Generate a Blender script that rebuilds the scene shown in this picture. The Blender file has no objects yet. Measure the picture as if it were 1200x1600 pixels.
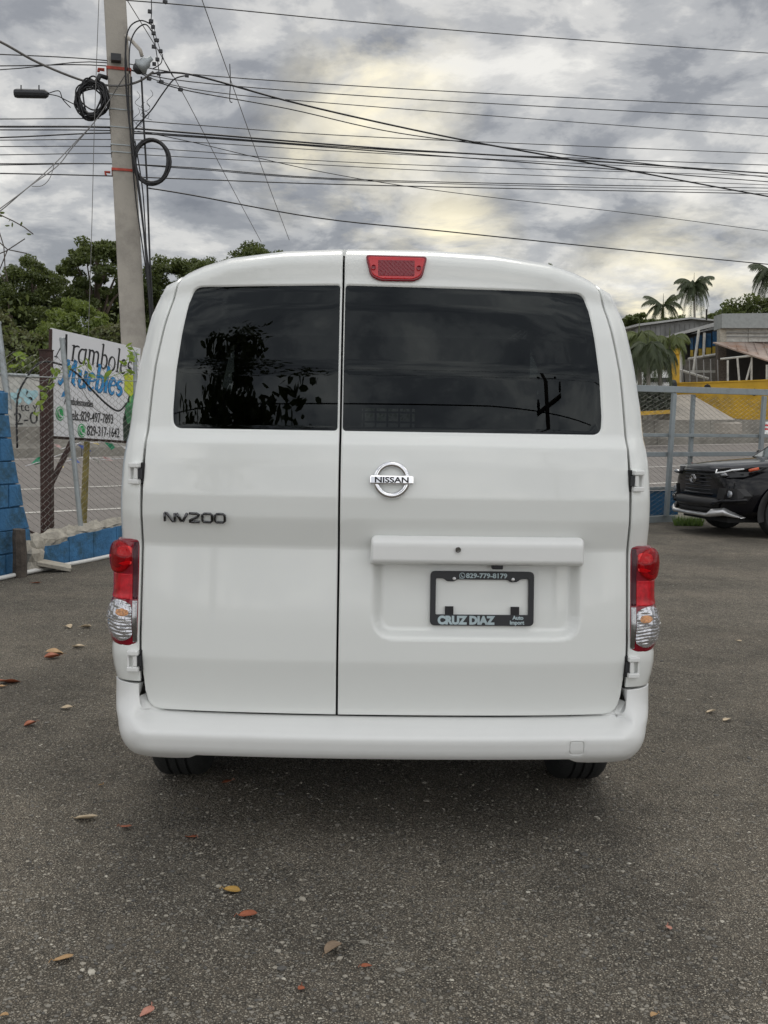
import bpy, math, random
import numpy as np
from mathutils import Vector, Matrix
from mathutils.geometry import delaunay_2d_cdt
rnd = random.Random(7); nr = np.random.RandomState(7)
PI = math.pi
sc = bpy.context.scene; COL = sc.collection
# ------------------------------------------------------------------ camera
FPX = 1600.0; PITCH = math.atan(125/1600.0); ROLL = .016
F_ = np.array([0, math.cos(PITCH), -math.sin(PITCH)]); R0 = np.array([1., 0, 0]); U0 = np.array([0, math.sin(PITCH), math.cos(PITCH)])
R_ = math.cos(ROLL)*R0 + math.sin(ROLL)*U0; U_ = -math.sin(ROLL)*R0 + math.cos(ROLL)*U0
CP = np.array([0, 0, 1.3])
cam = bpy.data.cameras.new('camera'); cam.sensor_fit = 'VERTICAL'; cam.sensor_height = 36; cam.lens = 36; cam.clip_start = .05; cam.clip_end = 5000
co = bpy.data.objects.new('camera', cam); COL.objects.link(co)
co.matrix_world = Matrix(((R_[0], U_[0], -F_[0], CP[0]), (R_[1], U_[1], -F_[1], CP[1]), (R_[2], U_[2], -F_[2], CP[2]), (0, 0, 0, 1)))
sc.camera = co
# ------------------------------------------------------------------ sky, sun, exposure
sc.view_settings.view_transform = 'Standard'; sc.view_settings.look = 'None'; sc.view_settings.gamma = 1; sc.view_settings.exposure = 0.0
sc.view_settings.use_curve_mapping = False
SUN_EL = math.radians(58)
world = bpy.data.worlds.new('World'); sc.world = world; world.use_nodes = True
def N(nt, t, **k):
    n = nt.nodes.new(t)
    for a, b in k.items():
        if a == 'i':
            for q, v in b.items(): n.inputs[q].default_value = v
        else: setattr(n, a, b)
    return n
def LK(nt, a, b): nt.links.new(a, b)
def ramp(nt, fac, stops, interp='LINEAR'):
    n = nt.nodes.new('ShaderNodeValToRGB'); n.color_ramp.interpolation = interp
    e = n.color_ramp.elements
    while len(e) < len(stops): e.new(.5)
    for q, (p, c) in zip(e, stops):
        q.position = p; q.color = (c, c, c, 1) if isinstance(c, (int, float)) else tuple(c)+(1,)
    LK(nt, fac, n.inputs[0]); return n.outputs[0]
def mth(nt, op, a, b=None, c=None, clamp=False):
    n = nt.nodes.new('ShaderNodeMath'); n.operation = op; n.use_clamp = clamp
    for i, v in enumerate((a, b, c)):
        if v is None: continue
        if isinstance(v, (int, float)): n.inputs[i].default_value = v
        else: LK(nt, v, n.inputs[i])
    return n.outputs[0]
def mixc(nt, fac, a, b, mode='MIX'):
    n = nt.nodes.new('ShaderNodeMix'); n.data_type = 'RGBA'; n.blend_type = mode
    for s, v in ((0, fac), (6, a), (7, b)):
        if isinstance(v, (int, float)): n.inputs[s].default_value = v
        elif isinstance(v, tuple): n.inputs[s].default_value = v+(1,) if len(v) == 3 else v
        else: LK(nt, v, n.inputs[s])
    return n.outputs[2]
def build_world():
    nt = world.node_tree; nt.nodes.clear()
    out = N(nt, 'ShaderNodeOutputWorld'); bg = N(nt, 'ShaderNodeBackground'); bg.inputs[1].default_value = .1
    sky = N(nt, 'ShaderNodeTexSky', sky_type='NISHITA', sun_disc=False, sun_elevation=SUN_EL, sun_rotation=0.0)
    tc = N(nt, 'ShaderNodeTexCoord'); sep = N(nt, 'ShaderNodeSeparateXYZ'); LK(nt, tc.outputs['Generated'], sep.inputs[0])
    z = mth(nt, 'MAXIMUM', sep.outputs[2], 0.0)
    den = mth(nt, 'ADD', z, .25)
    px = mth(nt, 'DIVIDE', sep.outputs[0], den); py = mth(nt, 'DIVIDE', sep.outputs[1], den)
    cmb = N(nt, 'ShaderNodeCombineXYZ'); LK(nt, px, cmb.inputs[0]); LK(nt, py, cmb.inputs[1])
    n1 = N(nt, 'ShaderNodeTexNoise', i={'Scale': 1.75, 'Detail': 9, 'Roughness': .6, 'Distortion': .25}); LK(nt, cmb.outputs[0], n1.inputs['Vector'])
    mp = N(nt, 'ShaderNodeMapping'); mp.inputs['Location'].default_value = (3.7, 1.2, 5); LK(nt, cmb.outputs[0], mp.inputs[0])
    n2 = N(nt, 'ShaderNodeTexNoise', i={'Scale': 5.2, 'Detail': 6, 'Roughness': .6, 'Distortion': .3}); LK(nt, mp.outputs[0], n2.inputs['Vector'])
    n3 = N(nt, 'ShaderNodeTexNoise', i={'Scale': .8, 'Detail': 3, 'Roughness': .5}); LK(nt, mp.outputs[0], n3.inputs['Vector'])
    f = mth(nt, 'ADD', mth(nt, 'MULTIPLY', n1.outputs[0], .60), mth(nt, 'MULTIPLY', n2.outputs[0], .40))
    f = mth(nt, 'ADD', f, mth(nt, 'MULTIPLY', mth(nt, 'SUBTRACT', n3.outputs[0], .5), .35))
    base = ramp(nt, f, [(.37, (.20, .209, .232)), (.45, (.30, .31, .33)), (.51, (.48, .485, .49)), (.56, (.68, .672, .65)), (.62, (.90, .88, .83))], 'EASE')
    # warm light of the low sun breaking through thin cloud, ahead of the camera
    def glow(px_, py_, wid, hi):
        d = F_ + (px_-600)/FPX*R_ - (py_-800)/FPX*U_; d = d/np.linalg.norm(d)
        dp = N(nt, 'ShaderNodeVectorMath', operation='DOT_PRODUCT'); LK(nt, tc.outputs['Generated'], dp.inputs[0]); dp.inputs[1].default_value = tuple(d)
        a = mth(nt, 'ARCCOSINE', dp.outputs['Value'])
        return mth(nt, 'MULTIPLY', mth(nt, 'SUBTRACT', 1.0, mth(nt, 'DIVIDE', a, wid), clamp=True), hi)
    g = mth(nt, 'MAXIMUM', glow(590, 160, .10, 1.0), glow(705, 385, .075, 1.15))
    g = mth(nt, 'MAXIMUM', g, glow(560, 330, .05, .7)); g = mth(nt, 'MAXIMUM', g, glow(1040, 500, .12, 1.05)); g = mth(nt, 'MAXIMUM', g, glow(470, 250, .07, .6))
    n4 = N(nt, 'ShaderNodeTexNoise', i={'Scale': 3.8, 'Detail': 7, 'Roughness': .62, 'Distortion': .4}); LK(nt, cmb.outputs[0], n4.inputs['Vector'])
    gm = mth(nt, 'MULTIPLY', g, ramp(nt, n4.outputs[0], [(.38, .0), (.52, .6), (.6, 1.0)]))
    c = mixc(nt, gm, base, (1.2, 1.08, .76))
    # overcast sky: brighter overhead and on the side away from the dark cloud bank ahead
    back = ramp(nt, mth(nt, 'MULTIPLY_ADD', sep.outputs[1], -.5, .5), [(.0, 0.0), (.35, .0), (.8, 1.0)], 'EASE')
    up = ramp(nt, z, [(.0, 0.0), (.36, .0), (.85, 1.0)], 'EASE')
    gain = mth(nt, 'ADD', 1.0, mth(nt, 'ADD', mth(nt, 'MULTIPLY', back, BACK), mth(nt, 'MULTIPLY', up, UP)))
    c = mixc(nt, 1.0, c, gain, 'MULTIPLY')
    sc10 = mixc(nt, 1.0, c, (10.1, 10.1, 10.1), 'MULTIPLY')
    c = mixc(nt, .93, sky.outputs[0], sc10)
    LK(nt, c, bg.inputs[0]); LK(nt, bg.outputs[0], out.inputs[0])
BACK = 1.42; UP = .25
build_world()
sun = bpy.data.lights.new('sun', 'SUN'); sun.energy = 1.1; sun.angle = math.radians(28); sun.color = (1, .95, .87)
so = bpy.data.objects.new('sun', sun); COL.objects.link(so); so.rotation_euler = (-(PI/2-SUN_EL), 0, 0); so.location = (0, 20, 30)

# ------------------------------------------------------------------ helpers
def W(px, py, Y):
    d = F_ + (px-600)/FPX*R_ - (py-800)/FPX*U_
    p = CP + d*(Y/d[1]); return Vector(p)
def tag(o, label=None, cat=None, group=None, kind=None):
    if label: o['label'] = label
    if cat: o['category'] = cat
    if group: o['group'] = group
    if kind: o['kind'] = kind
    return o
def empty(name, loc, rz=0, label=None, cat=None, group=None):
    o = bpy.data.objects.new(name, None); COL.objects.link(o); o.location = loc; o.rotation_euler = (0, 0, rz); o.empty_display_size = .1
    return tag(o, label, cat, group)
def link(name, me, parent=None):
    o = bpy.data.objects.new(name, me); COL.objects.link(o)
    if parent is not None: o.parent = parent
    return o
class MB:
    def __init__(s): s.v = []; s.f = []; s.m = []; s.mi = 0
    def add(s, vs, fs):
        b = len(s.v); s.v.extend([tuple(q) for q in vs]); s.f.extend([tuple(b+i for i in q) for q in fs]); s.m.extend([s.mi]*len(fs)); return s
    def box(s, c, d, rz=0, rot=None):
        M = rot if rot is not None else Matrix.Rotation(rz, 3, 'Z'); c = Vector(c); h = [x/2 for x in d]
        vs = [c + M @ Vector((x*h[0], y*h[1], z*h[2])) for x in (-1, 1) for y in (-1, 1) for z in (-1, 1)]
        return s.add(vs, [(0, 1, 3, 2), (4, 6, 7, 5), (0, 4, 5, 1), (2, 3, 7, 6), (0, 2, 6, 4), (1, 5, 7, 3)])
    def hexa(s, q, t):   # q: four corners in order, t: extrusion vector
        q = [Vector(a) for a in q]; t = Vector(t); vs = q + [a+t for a in q]
        n = (q[1]-q[0]).cross(q[2]-q[0])
        fs = [(0, 1, 2, 3), (7, 6, 5, 4)] + [((i+1) % 4, i, i+4, (i+1) % 4+4) for i in range(4)]
        if n.dot(t) > 0: fs = [tuple(reversed(f)) for f in fs]
        return s.add(vs, fs)
    def prism(s, pts, t):
        pts = [Vector(p) for p in pts]; t = Vector(t); n = len(pts)
        fs = [tuple(range(n)), tuple(range(2*n-1, n-1, -1))] + [((i+1) % n, i, i+n, (i+1) % n+n) for i in range(n)]
        if (pts[1]-pts[0]).cross(pts[2]-pts[1]).dot(t) > 0: fs = [tuple(reversed(f)) for f in fs]
        return s.add(pts+[p+t for p in pts], fs)
    def tube(s, pts, r, n=6, closed=False, cap=True):
        pts = [Vector(p) for p in pts]; k = len(pts); rs = r if isinstance(r, (list, tuple)) else [r]*k
        vs = []; up = None
        for i, p in enumerate(pts):
            if closed: t = pts[(i+1) % k]-pts[i-1]
            else: t = pts[min(i+1, k-1)]-pts[max(i-1, 0)]
            if t.length < 1e-9: t = Vector((0, 0, 1))
            t.normalize()
            if up is None:
                up = Vector((0, 0, 1)) if abs(t.z) < .9 else Vector((1, 0, 0))
            a = t.cross(up).normalized(); up = a.cross(t).normalized()
            for j in range(n):
                g = 2*PI*j/n; vs.append(p + a*(rs[i]*math.cos(g)) + up*(rs[i]*math.sin(g)))
        fs = []
        for i in range(k if closed else k-1):
            i2 = (i+1) % k
            for j in range(n):
                j2 = (j+1) % n; fs.append((i*n+j, i*n+j2, i2*n+j2, i2*n+j))
        if not closed and cap: fs += [tuple(range(n-1, -1, -1)), tuple((k-1)*n+j for j in range(n))]
        return s.add(vs, fs)
    def lathe(s, prof, M=None, n=24):     # prof (r, h) about local z
        M = M or Matrix.Identity(4); vs = []; k = len(prof)
        for r, h in prof:
            for j in range(n): g = 2*PI*j/n; vs.append(M @ Vector((r*math.cos(g), r*math.sin(g), h)))
        fs = [(i*n+j, i*n+(j+1) % n, (i+1)*n+(j+1) % n, (i+1)*n+j) for i in range(k-1) for j in range(n)]
        fs += [tuple(range(n-1, -1, -1)), tuple((k-1)*n+j for j in range(n))]
        return s.add(vs, fs)
    def build(s, name, mat, parent=None, smooth=False, bevel=0, auto=None):
        me = bpy.data.meshes.new(name); me.from_pydata(s.v, [], s.f)
        for m_ in (mat if isinstance(mat, (list, tuple)) else [mat]): me.materials.append(m_)
        if any(s.m): me.polygons.foreach_set('material_index', s.m)
        if smooth: me.polygons.foreach_set('use_smooth', [True]*len(me.polygons))
        me.update(); o = link(name, me, parent)
        if auto:
            me.set_sharp_from_angle(angle=math.radians(auto)) 
        if bevel:
            b = o.modifiers.new('bevel', 'BEVEL'); b.width = bevel; b.segments = 2; b.limit_method = 'ANGLE'
        return o
def text_mesh(txt, size, extrude=.002, sx=1.0, shear=0.0, fat=0.0, align='LEFT', spacing=1.0):
    c = bpy.data.curves.new('t', 'FONT'); c.body = txt; c.size = size; c.extrude = extrude; c.shear = shear; c.offset = fat; c.align_x = align; c.resolution_u = 4; c.space_character = spacing
    o = bpy.data.objects.new('t', c); COL.objects.link(o)
    dg = bpy.context.evaluated_depsgraph_get(); dg.update()
    me = bpy.data.meshes.new_from_object(o.evaluated_get(dg)); bpy.data.objects.remove(o)
    if sx != 1: me.transform(Matrix.Diagonal((sx, 1, 1, 1)))
    return me
def place_text(name, me, mat, parent, M):
    me = me.copy(); me.transform(M); me.materials.clear(); me.materials.append(mat); return link(name, me, parent)
def frame(o, x, y, n=None):     # matrix with origin o, columns x,y and normal
    x = Vector(x).normalized(); y = Vector(y); z = x.cross(y).normalized(); y = z.cross(x)
    return Matrix(((x.x, y.x, z.x, o[0]), (x.y, y.y, z.y, o[1]), (x.z, y.z, z.z, o[2]), (0, 0, 0, 1)))

# ------------------------------------------------------------------ materials
def newmat(name):
    m = bpy.data.materials.new(name); m.use_nodes = True; nt = m.node_tree; return m, nt, nt.nodes['Principled BSDF']
def pm(name, col, rough=.6, metal=0, var=.15, scale=6, bump=0, bscale=40, spec=.5, coat=0, dirt=None, dscale=2, dfac=.5, coords='Object', detail=5):
    m, nt, b = newmat(name)
    b.inputs['Roughness'].default_value = rough; b.inputs['Metallic'].default_value = metal; b.inputs['Specular IOR Level'].default_value = spec; b.inputs['Coat Weight'].default_value = coat; b.inputs['Coat Roughness'].default_value = .04
    tc = N(nt, 'ShaderNodeTexCoord')
    n1 = N(nt, 'ShaderNodeTexNoise', i={'Scale': scale, 'Detail': detail, 'Roughness': .6}); LK(nt, tc.outputs[coords], n1.inputs['Vector'])
    lo = tuple(max(0, c*(1-var)) for c in col); hi = tuple(min(1, c*(1+var)) for c in col)
    c = ramp(nt, n1.outputs[0], [(.3, lo), (.7, hi)])
    if dirt:
        n2 = N(nt, 'ShaderNodeTexNoise', i={'Scale': dscale, 'Detail': 8, 'Roughness': .68}); LK(nt, tc.outputs[coords], n2.inputs['Vector'])
        c = mixc(nt, ramp(nt, n2.outputs[0], [(.48, 0.0), (.66, dfac)]), c, dirt)
    LK(nt, c, b.inputs['Base Color'])
    if bump:
        n3 = N(nt, 'ShaderNodeTexNoise', i={'Scale': bscale, 'Detail': 6, 'Roughness': .6}); LK(nt, tc.outputs[coords], n3.inputs['Vector'])
        bp = N(nt, 'ShaderNodeBump', i={'Strength': min(1, bump), 'Distance': .02}); LK(nt, n3.outputs[0], bp.inputs['Height']); LK(nt, bp.outputs[0], b.inputs['Normal'])
    return m
M = {}
M['paint'] = pm('white_paint', (.80, .815, .79), .28, var=.012, scale=2, coat=.8, spec=.5)
M['paint2'] = pm('white_plastic', (.78, .785, .77), .35, var=.015, coat=.3)
M['gap'] = pm('seam_black', (.012, .012, .013), .7)
M['rubber'] = pm('tyre_rubber', (.018, .02, .02), .75, bump=.3, bscale=90)
M['blackpl'] = pm('black_plastic', (.02, .021, .025), .42, var=.1)
M['chrome'] = pm('chrome', (.82, .82, .84), .07, metal=1, var=.02)
M['lampchrome'] = pm('lamp_chrome', (.62, .62, .64), .16, metal=1, var=.35, scale=90)
M['dkchrome'] = pm('dark_chrome', (.35, .35, .36), .12, metal=1, var=.02)
M['frit'] = pm('black_glass_border', (.01, .01, .011), .12)
M['redlens'] = None
def lens(name, tint, fac, rough=.03, base=(.3, 0, .01), bump=0):
    m, nt, b = newmat(name)
    b.inputs['Base Color'].default_value = base+(1,); b.inputs['Roughness'].default_value = rough; b.inputs['Coat Weight'].default_value = .5; b.inputs['Specular IOR Level'].default_value = .6
    tr = N(nt, 'ShaderNodeBsdfTransparent'); tr.inputs[0].default_value = tint+(1,)
    mx = N(nt, 'ShaderNodeMixShader'); mx.inputs[0].default_value = fac
    LK(nt, b.outputs[0], mx.inputs[1]); LK(nt, tr.outputs[0], mx.inputs[2]); LK(nt, mx.outputs[0], nt.nodes['Material Output'].inputs[0]); return m
M['redlens'] = lens('red_lens', (1, .05, .06), .62, base=(.32, .0, .008))
M['deepred'] = pm('deep_red_plastic', (.22, .0, .012), .18, var=.1, coat=.4)
M['redrefl'] = pm('red_reflector', (.50, .004, .014), .2, metal=.15, var=.35, scale=50)
M['clearlens'] = lens('clear_lens', (.97, .97, .98), .88, base=(.75, .75, .75))
M['bright'] = pm('painted_red_highlight', (.85, .03, .03), .2, var=.25, scale=80)  # colour of the highlights painted into the upper tail lamp lobe
M['amber'] = pm('amber_bulb', (.62, .25, .05), .2, var=.6, scale=120)
M['glass_side'] = lens('tinted_window_glass', (.10, .105, .11), .9, base=(.004, .004, .005))
def glassmat(name, tint, r=.0, ior=1.5):
    m = bpy.data.materials.new(name); m.use_nodes = True; nt = m.node_tree; nt.nodes.clear()
    o = N(nt, 'ShaderNodeOutputMaterial'); tr = N(nt, 'ShaderNodeBsdfTransparent'); tr.inputs[0].default_value = tint+(1,)
    gl = N(nt, 'ShaderNodeBsdfGlossy'); gl.inputs['Roughness'].default_value = r; gl.inputs[0].default_value = (.88, .96, 1, 1); fr = N(nt, 'ShaderNodeFresnel'); fr.inputs[0].default_value = ior
    mx = N(nt, 'ShaderNodeMixShader'); LK(nt, fr.outputs[0], mx.inputs[0]); LK(nt, tr.outputs[0], mx.inputs[1]); LK(nt, gl.outputs[0], mx.inputs[2]); LK(nt, mx.outputs[0], o.inputs[0]); return m
M['tint'] = glassmat('dark_tinted_glass', (.07, .08, .085), 0, 1.38); M['clear'] = glassmat('windscreen_glass', (.8, .85, .85))
M['concrete'] = pm('concrete', (.33, .315, .285), .85, var=.18, scale=3, bump=.35, bscale=30, dirt=(.16, .15, .135), dscale=1.3, dfac=.6)
M['mortar'] = pm('pale_mortar', (.42, .39, .33), .95, var=.28, scale=9, bump=1, bscale=14, dirt=(.22, .2, .17), dscale=6)
M['polecon'] = pm('pole_concrete', (.40, .37, .325), .85, var=.1, scale=2, bump=.2, bscale=30, dirt=(.2, .185, .165), dscale=2.2, dfac=.55)
M['barrier'] = pm('barrier_concrete', (.25, .235, .205), .9, var=.16, scale=1.2, dirt=(.13, .12, .105), dscale=.8, dfac=.75)
M['blue'] = pm('blue_wall_paint', (.05, .175, .35), .85, var=.2, scale=5, bump=.8, bscale=22, dirt=(.035, .085, .12), dscale=4.5, dfac=.85)
M['bluegate'] = pm('blue_sheet_paint', (.02, .11, .23), .6, var=.2, scale=4, dirt=(.03, .05, .07), dscale=3)
M['pvc'] = pm('white_pvc', (.72, .71, .68), .4, var=.05)
M['rust'] = pm('rusty_brown_steel', (.05, .024, .02), .8, var=.35, scale=9, bump=.4, bscale=50, dirt=(.05, .035, .03), dscale=8)
M['galv'] = pm('galvanised_steel', (.36, .39, .40), .45, metal=.55, var=.15, scale=7, dirt=(.2, .21, .21), dscale=6)
M['wiremesh'] = pm('mesh_wire', (.27, .265, .245), .55, metal=.35, var=.2)
M['gatesteel'] = pm('gate_steel', (.30, .335, .35), .5, metal=.4, var=.12, scale=5, dirt=(.16, .17, .17), dscale=5)
M['stake'] = pm('weathered_dark_wood', (.085, .07, .058), .9, var=.5, scale=14, bump=.6, bscale=40)
M['ywood'] = pm('mossy_yellow_post', (.22, .18, .06), .85, var=.3, scale=10)
M['cable'] = pm('black_cable', (.012, .012, .014), .5)
M['palecable'] = pm('grey_cable', (.16, .155, .15), .6)
M['redband'] = pm('red_band', (.42, .06, .035), .6, var=.3, scale=20)
M['white'] = pm('white_board', (.76, .76, .78), .45, var=.02)
M['offwhite'] = pm('dirty_white_paint', (.55, .54, .50), .8, var=.15, dirt=(.3, .29, .26), dscale=5)
M['black'] = pm('black_print', (.012, .012, .014), .6)
M['signblue'] = pm('blue_print', (.02, .27, .60), .5)
M['signnavy'] = pm('navy_print', (.01, .05, .14), .5)
M['signgreen'] = pm('green_print', (.02, .38, .10), .5)
M['platetext'] = pm('pale_print', (.45, .55, .58), .5)
M['cabbage'] = pm('cabbage_print', (.07, .26, .11), .6, var=.7, scale=5)
M['yellowp'] = pm('yellow_print', (.55, .62, .04), .6, var=.2)
M['palegreen'] = pm('pale_green_print', (.2, .48, .12), .6, var=.3)
M['ywall'] = pm('yellow_wall_paint', (.60, .36, .035), .85, var=.14, scale=1.2, dirt=(.33, .22, .06), dscale=1.0, dfac=.8)
M['corr'] = pm('grey_cladding', (.22, .22, .215), .7, var=.3, scale=1.2, dirt=(.11, .11, .105), dscale=.7, dfac=.7)
M['roofmetal'] = pm('pale_roof_metal', (.42, .42, .41), .5, var=.2, scale=2, dirt=(.2, .19, .17), dscale=1)
M['rustroof'] = pm('rusty_roof_sheet', (.36, .29, .25), .75, var=.2, scale=1.5, dirt=(.27, .14, .08), dscale=1, dfac=.8)
M['darkvoid'] = pm('void_shade_and_dark_parts', (.03, .028, .026), .9)  # near-black: painted shade of the voids, also dark wall and mast
M['blockgrey'] = pm('grey_block', (.20, .185, .165), .9, var=.2, scale=3)
M['bluepane'] = pm('blue_painted_glass', (.02, .075, .16), .3, var=.5, scale=2)
M['yelpane'] = pm('yellow_painted_glass', (.35, .25, .04), .4, var=.4, scale=3)
M['carblack'] = pm('black_car_paint', (.004, .004, .006), .14, var=.05, coat=.18, spec=.25)
M['carplastic'] = pm('matt_black_plastic', (.014, .014, .015), .5)
M['silver'] = pm('silver_trim', (.6, .6, .6), .3, metal=.7)
M['lampglass'] = pm('headlamp_inner', (.35, .36, .38), .12, metal=.6)
M['drl'] = pm('white_light_strip', (.85, .87, .9), .2)
M['orange'] = pm('orange_marker', (.55, .10, .04), .3)
M['cloth'] = None
M['asphalt_road'] = pm('road_asphalt', (.175, .158, .145), .9, var=.08, scale=1.5, dirt=(.12, .108, .10), dscale=.35, dfac=.6)
M['roadpaint'] = pm('road_paint', (.52, .50, .46), .8, var=.15, scale=3)
def leafmat(name, lo, hi, scale=1.1, coords='Object'):
    m, nt, b = newmat(name); tc = N(nt, 'ShaderNodeTexCoord')
    n1 = N(nt, 'ShaderNodeTexNoise', i={'Scale': scale, 'Detail': 4, 'Roughness': .65}); LK(nt, tc.outputs[coords], n1.inputs['Vector'])
    n2 = N(nt, 'ShaderNodeTexNoise', i={'Scale': scale*9, 'Detail': 2}); LK(nt, tc.outputs[coords], n2.inputs['Vector'])
    f = mth(nt, 'ADD', mth(nt, 'MULTIPLY', n1.outputs[0], .7), mth(nt, 'MULTIPLY', n2.outputs[0], .3))
    LK(nt, ramp(nt, f, [(.36, lo), (.64, hi)]), b.inputs['Base Color']); b.inputs['Roughness'].default_value = .55
    tl = N(nt, 'ShaderNodeBsdfTranslucent'); tl.inputs[0].default_value = tuple(min(1, c*1.6) for c in hi)+(1,)
    mx = N(nt, 'ShaderNodeMixShader'); mx.inputs[0].default_value = .25
    LK(nt, b.outputs[0], mx.inputs[1]); LK(nt, tl.outputs[0], mx.inputs[2]); LK(nt, mx.outputs[0], nt.nodes['Material Output'].inputs[0]); return m
M['leaf'] = leafmat('dark_foliage', (.028, .044, .012), (.115, .142, .036), .5)
M['leaf2'] = leafmat('bright_foliage', (.06, .09, .02), (.19, .24, .05), .6)
M['leaf3'] = leafmat('brown_green_foliage', (.05, .06, .022), (.15, .155, .065), .6)
M['palm'] = leafmat('palm_frond', (.03, .045, .018), (.075, .095, .04), 2)
M['palm2'] = leafmat('bright_palm_frond', (.06, .08, .025), (.14, .17, .05), 2)
M['vine'] = leafmat('vine_leaf', (.12, .2, .03), (.28, .38, .06), 6)
M['grass'] = leafmat('grass_blade', (.05, .09, .015), (.12, .19, .04), 6)
M['bark'] = pm('bark', (.11, .085, .065), .95, var=.35, scale=5, bump=.6)
M['palmbark'] = pm('palm_trunk', (.26, .24, .21), .9, var=.2, scale=5)
def gravelmat():
    m, nt, b = newmat('worn_gravel_asphalt'); tc = N(nt, 'ShaderNodeTexCoord'); g = tc.outputs['Object']
    wob = N(nt, 'ShaderNodeTexNoise', i={'Scale': 60, 'Detail': 2}); LK(nt, g, wob.inputs['Vector'])
    vm = N(nt, 'ShaderNodeVectorMath', operation='MULTIPLY_ADD'); LK(nt, wob.outputs['Color'], vm.inputs[0]); vm.inputs[1].default_value = (.006,)*3; LK(nt, g, vm.inputs[2])
    def vor(s):
        v = N(nt, 'ShaderNodeTexVoronoi', i={'Scale': s, 'Randomness': 1}); LK(nt, vm.outputs[0], v.inputs['Vector']); return v
    v1 = vor(85); v2 = vor(180); v3 = vor(400)
    h1 = ramp(nt, mth(nt, 'MULTIPLY', v1.outputs['Distance'], 1), [(.0, 1.0), (.35, .8), (.62, 0.0)], 'EASE')
    h2 = ramp(nt, v2.outputs['Distance'], [(.0, 1.0), (.35, .8), (.62, 0.0)], 'EASE')
    s1 = N(nt, 'ShaderNodeSeparateColor'); LK(nt, v1.outputs['Color'], s1.inputs[0]); s2 = N(nt, 'ShaderNodeSeparateColor'); LK(nt, v2.outputs['Color'], s2.inputs[0])
    k1 = ramp(nt, s1.outputs[0], [(.46, 0.0), (.54, 1.0)]); k2 = ramp(nt, s2.outputs[0], [(.3, 0.0), (.4, 1.0)])
    stone1 = ramp(nt, s1.outputs[1], [(0, (.07, .066, .058)), (.4, (.19, .175, .145)), (.8, (.32, .295, .245)), (.95, (.38, .35, .29)), (1, (.5, .465, .39))])
    stone2 = ramp(nt, s2.outputs[1], [(0, (.06, .056, .048)), (.5, (.18, .162, .132)), (.85, (.30, .27, .22)), (.96, (.37, .335, .27)), (1, (.5, .46, .37))])
    big = N(nt, 'ShaderNodeTexNoise', i={'Scale': 1.1, 'Detail': 6, 'Roughness': .6}); LK(nt, g, big.inputs['Vector'])
    mid = N(nt, 'ShaderNodeTexNoise', i={'Scale': 7, 'Detail': 6, 'Roughness': .7}); LK(nt, g, mid.inputs['Vector'])
    bind = ramp(nt, mid.outputs[0], [(.3, (.088, .075, .057)), (.7, (.225, .197, .155))])
    c = mixc(nt, mth(nt, 'MULTIPLY', h2, k2), bind, stone2); c = mixc(nt, mth(nt, 'MULTIPLY', h1, k1), c, stone1)
    c = mixc(nt, mth(nt, 'MULTIPLY', ramp(nt, v3.outputs['Distance'], [(.2, 1.0), (.5, 0.0)]), .3), c, (.22, .2, .17))
    c = mixc(nt, ramp(nt, big.outputs[0], [(.46, 0.0), (.68, .42)]), c, (.25, .215, .165))
    big2 = N(nt, 'ShaderNodeTexNoise', i={'Scale': .42, 'Detail': 5, 'Roughness': .65, 'Distortion': .6}); LK(nt, g, big2.inputs['Vector'])
    c = mixc(nt, 1.0, c, ramp(nt, big2.outputs[0], [(.36, .70), (.5, .95), (.64, 1.12)]), 'MULTIPLY'); c = mixc(nt, 1.0, c, ramp(nt, big.outputs[0], [(.3, .82), (.6, 1.06)]), 'MULTIPLY')
    c = mixc(nt, 1.0, c, ramp(nt, v2.outputs['Distance'], [(.2, 1.95), (.42, 1.6), (.62, .62)]), 'MULTIPLY'); c = mixc(nt, 1.0, c, ramp(nt, v1.outputs['Distance'], [(.3, 1.08), (.62, .90)]), 'MULTIPLY')  # shade in the crevices between stones painted into the colour
    LK(nt, c, b.inputs['Base Color']); b.inputs['Roughness'].default_value = .85; b.inputs['Specular IOR Level'].default_value = .35
    h = mth(nt, 'ADD', mth(nt, 'MULTIPLY', mth(nt, 'MULTIPLY', h1, k1), 1.0), mth(nt, 'MULTIPLY', h2, .5)); h = mth(nt, 'ADD', h, mth(nt, 'MULTIPLY', mid.outputs[0], .8))
    bp = N(nt, 'ShaderNodeBump', i={'Strength': 1.0, 'Distance': .017}); LK(nt, h, bp.inputs['Height']); LK(nt, bp.outputs[0], b.inputs['Normal']); return m
M['gravel'] = gravelmat()
M['dirt'] = pm('verge_dirt', (.17, .155, .125), .95, var=.2, scale=1.5, bump=.5, bscale=10, dirt=(.07, .085, .035), dscale=.6, dfac=.7)

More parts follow.
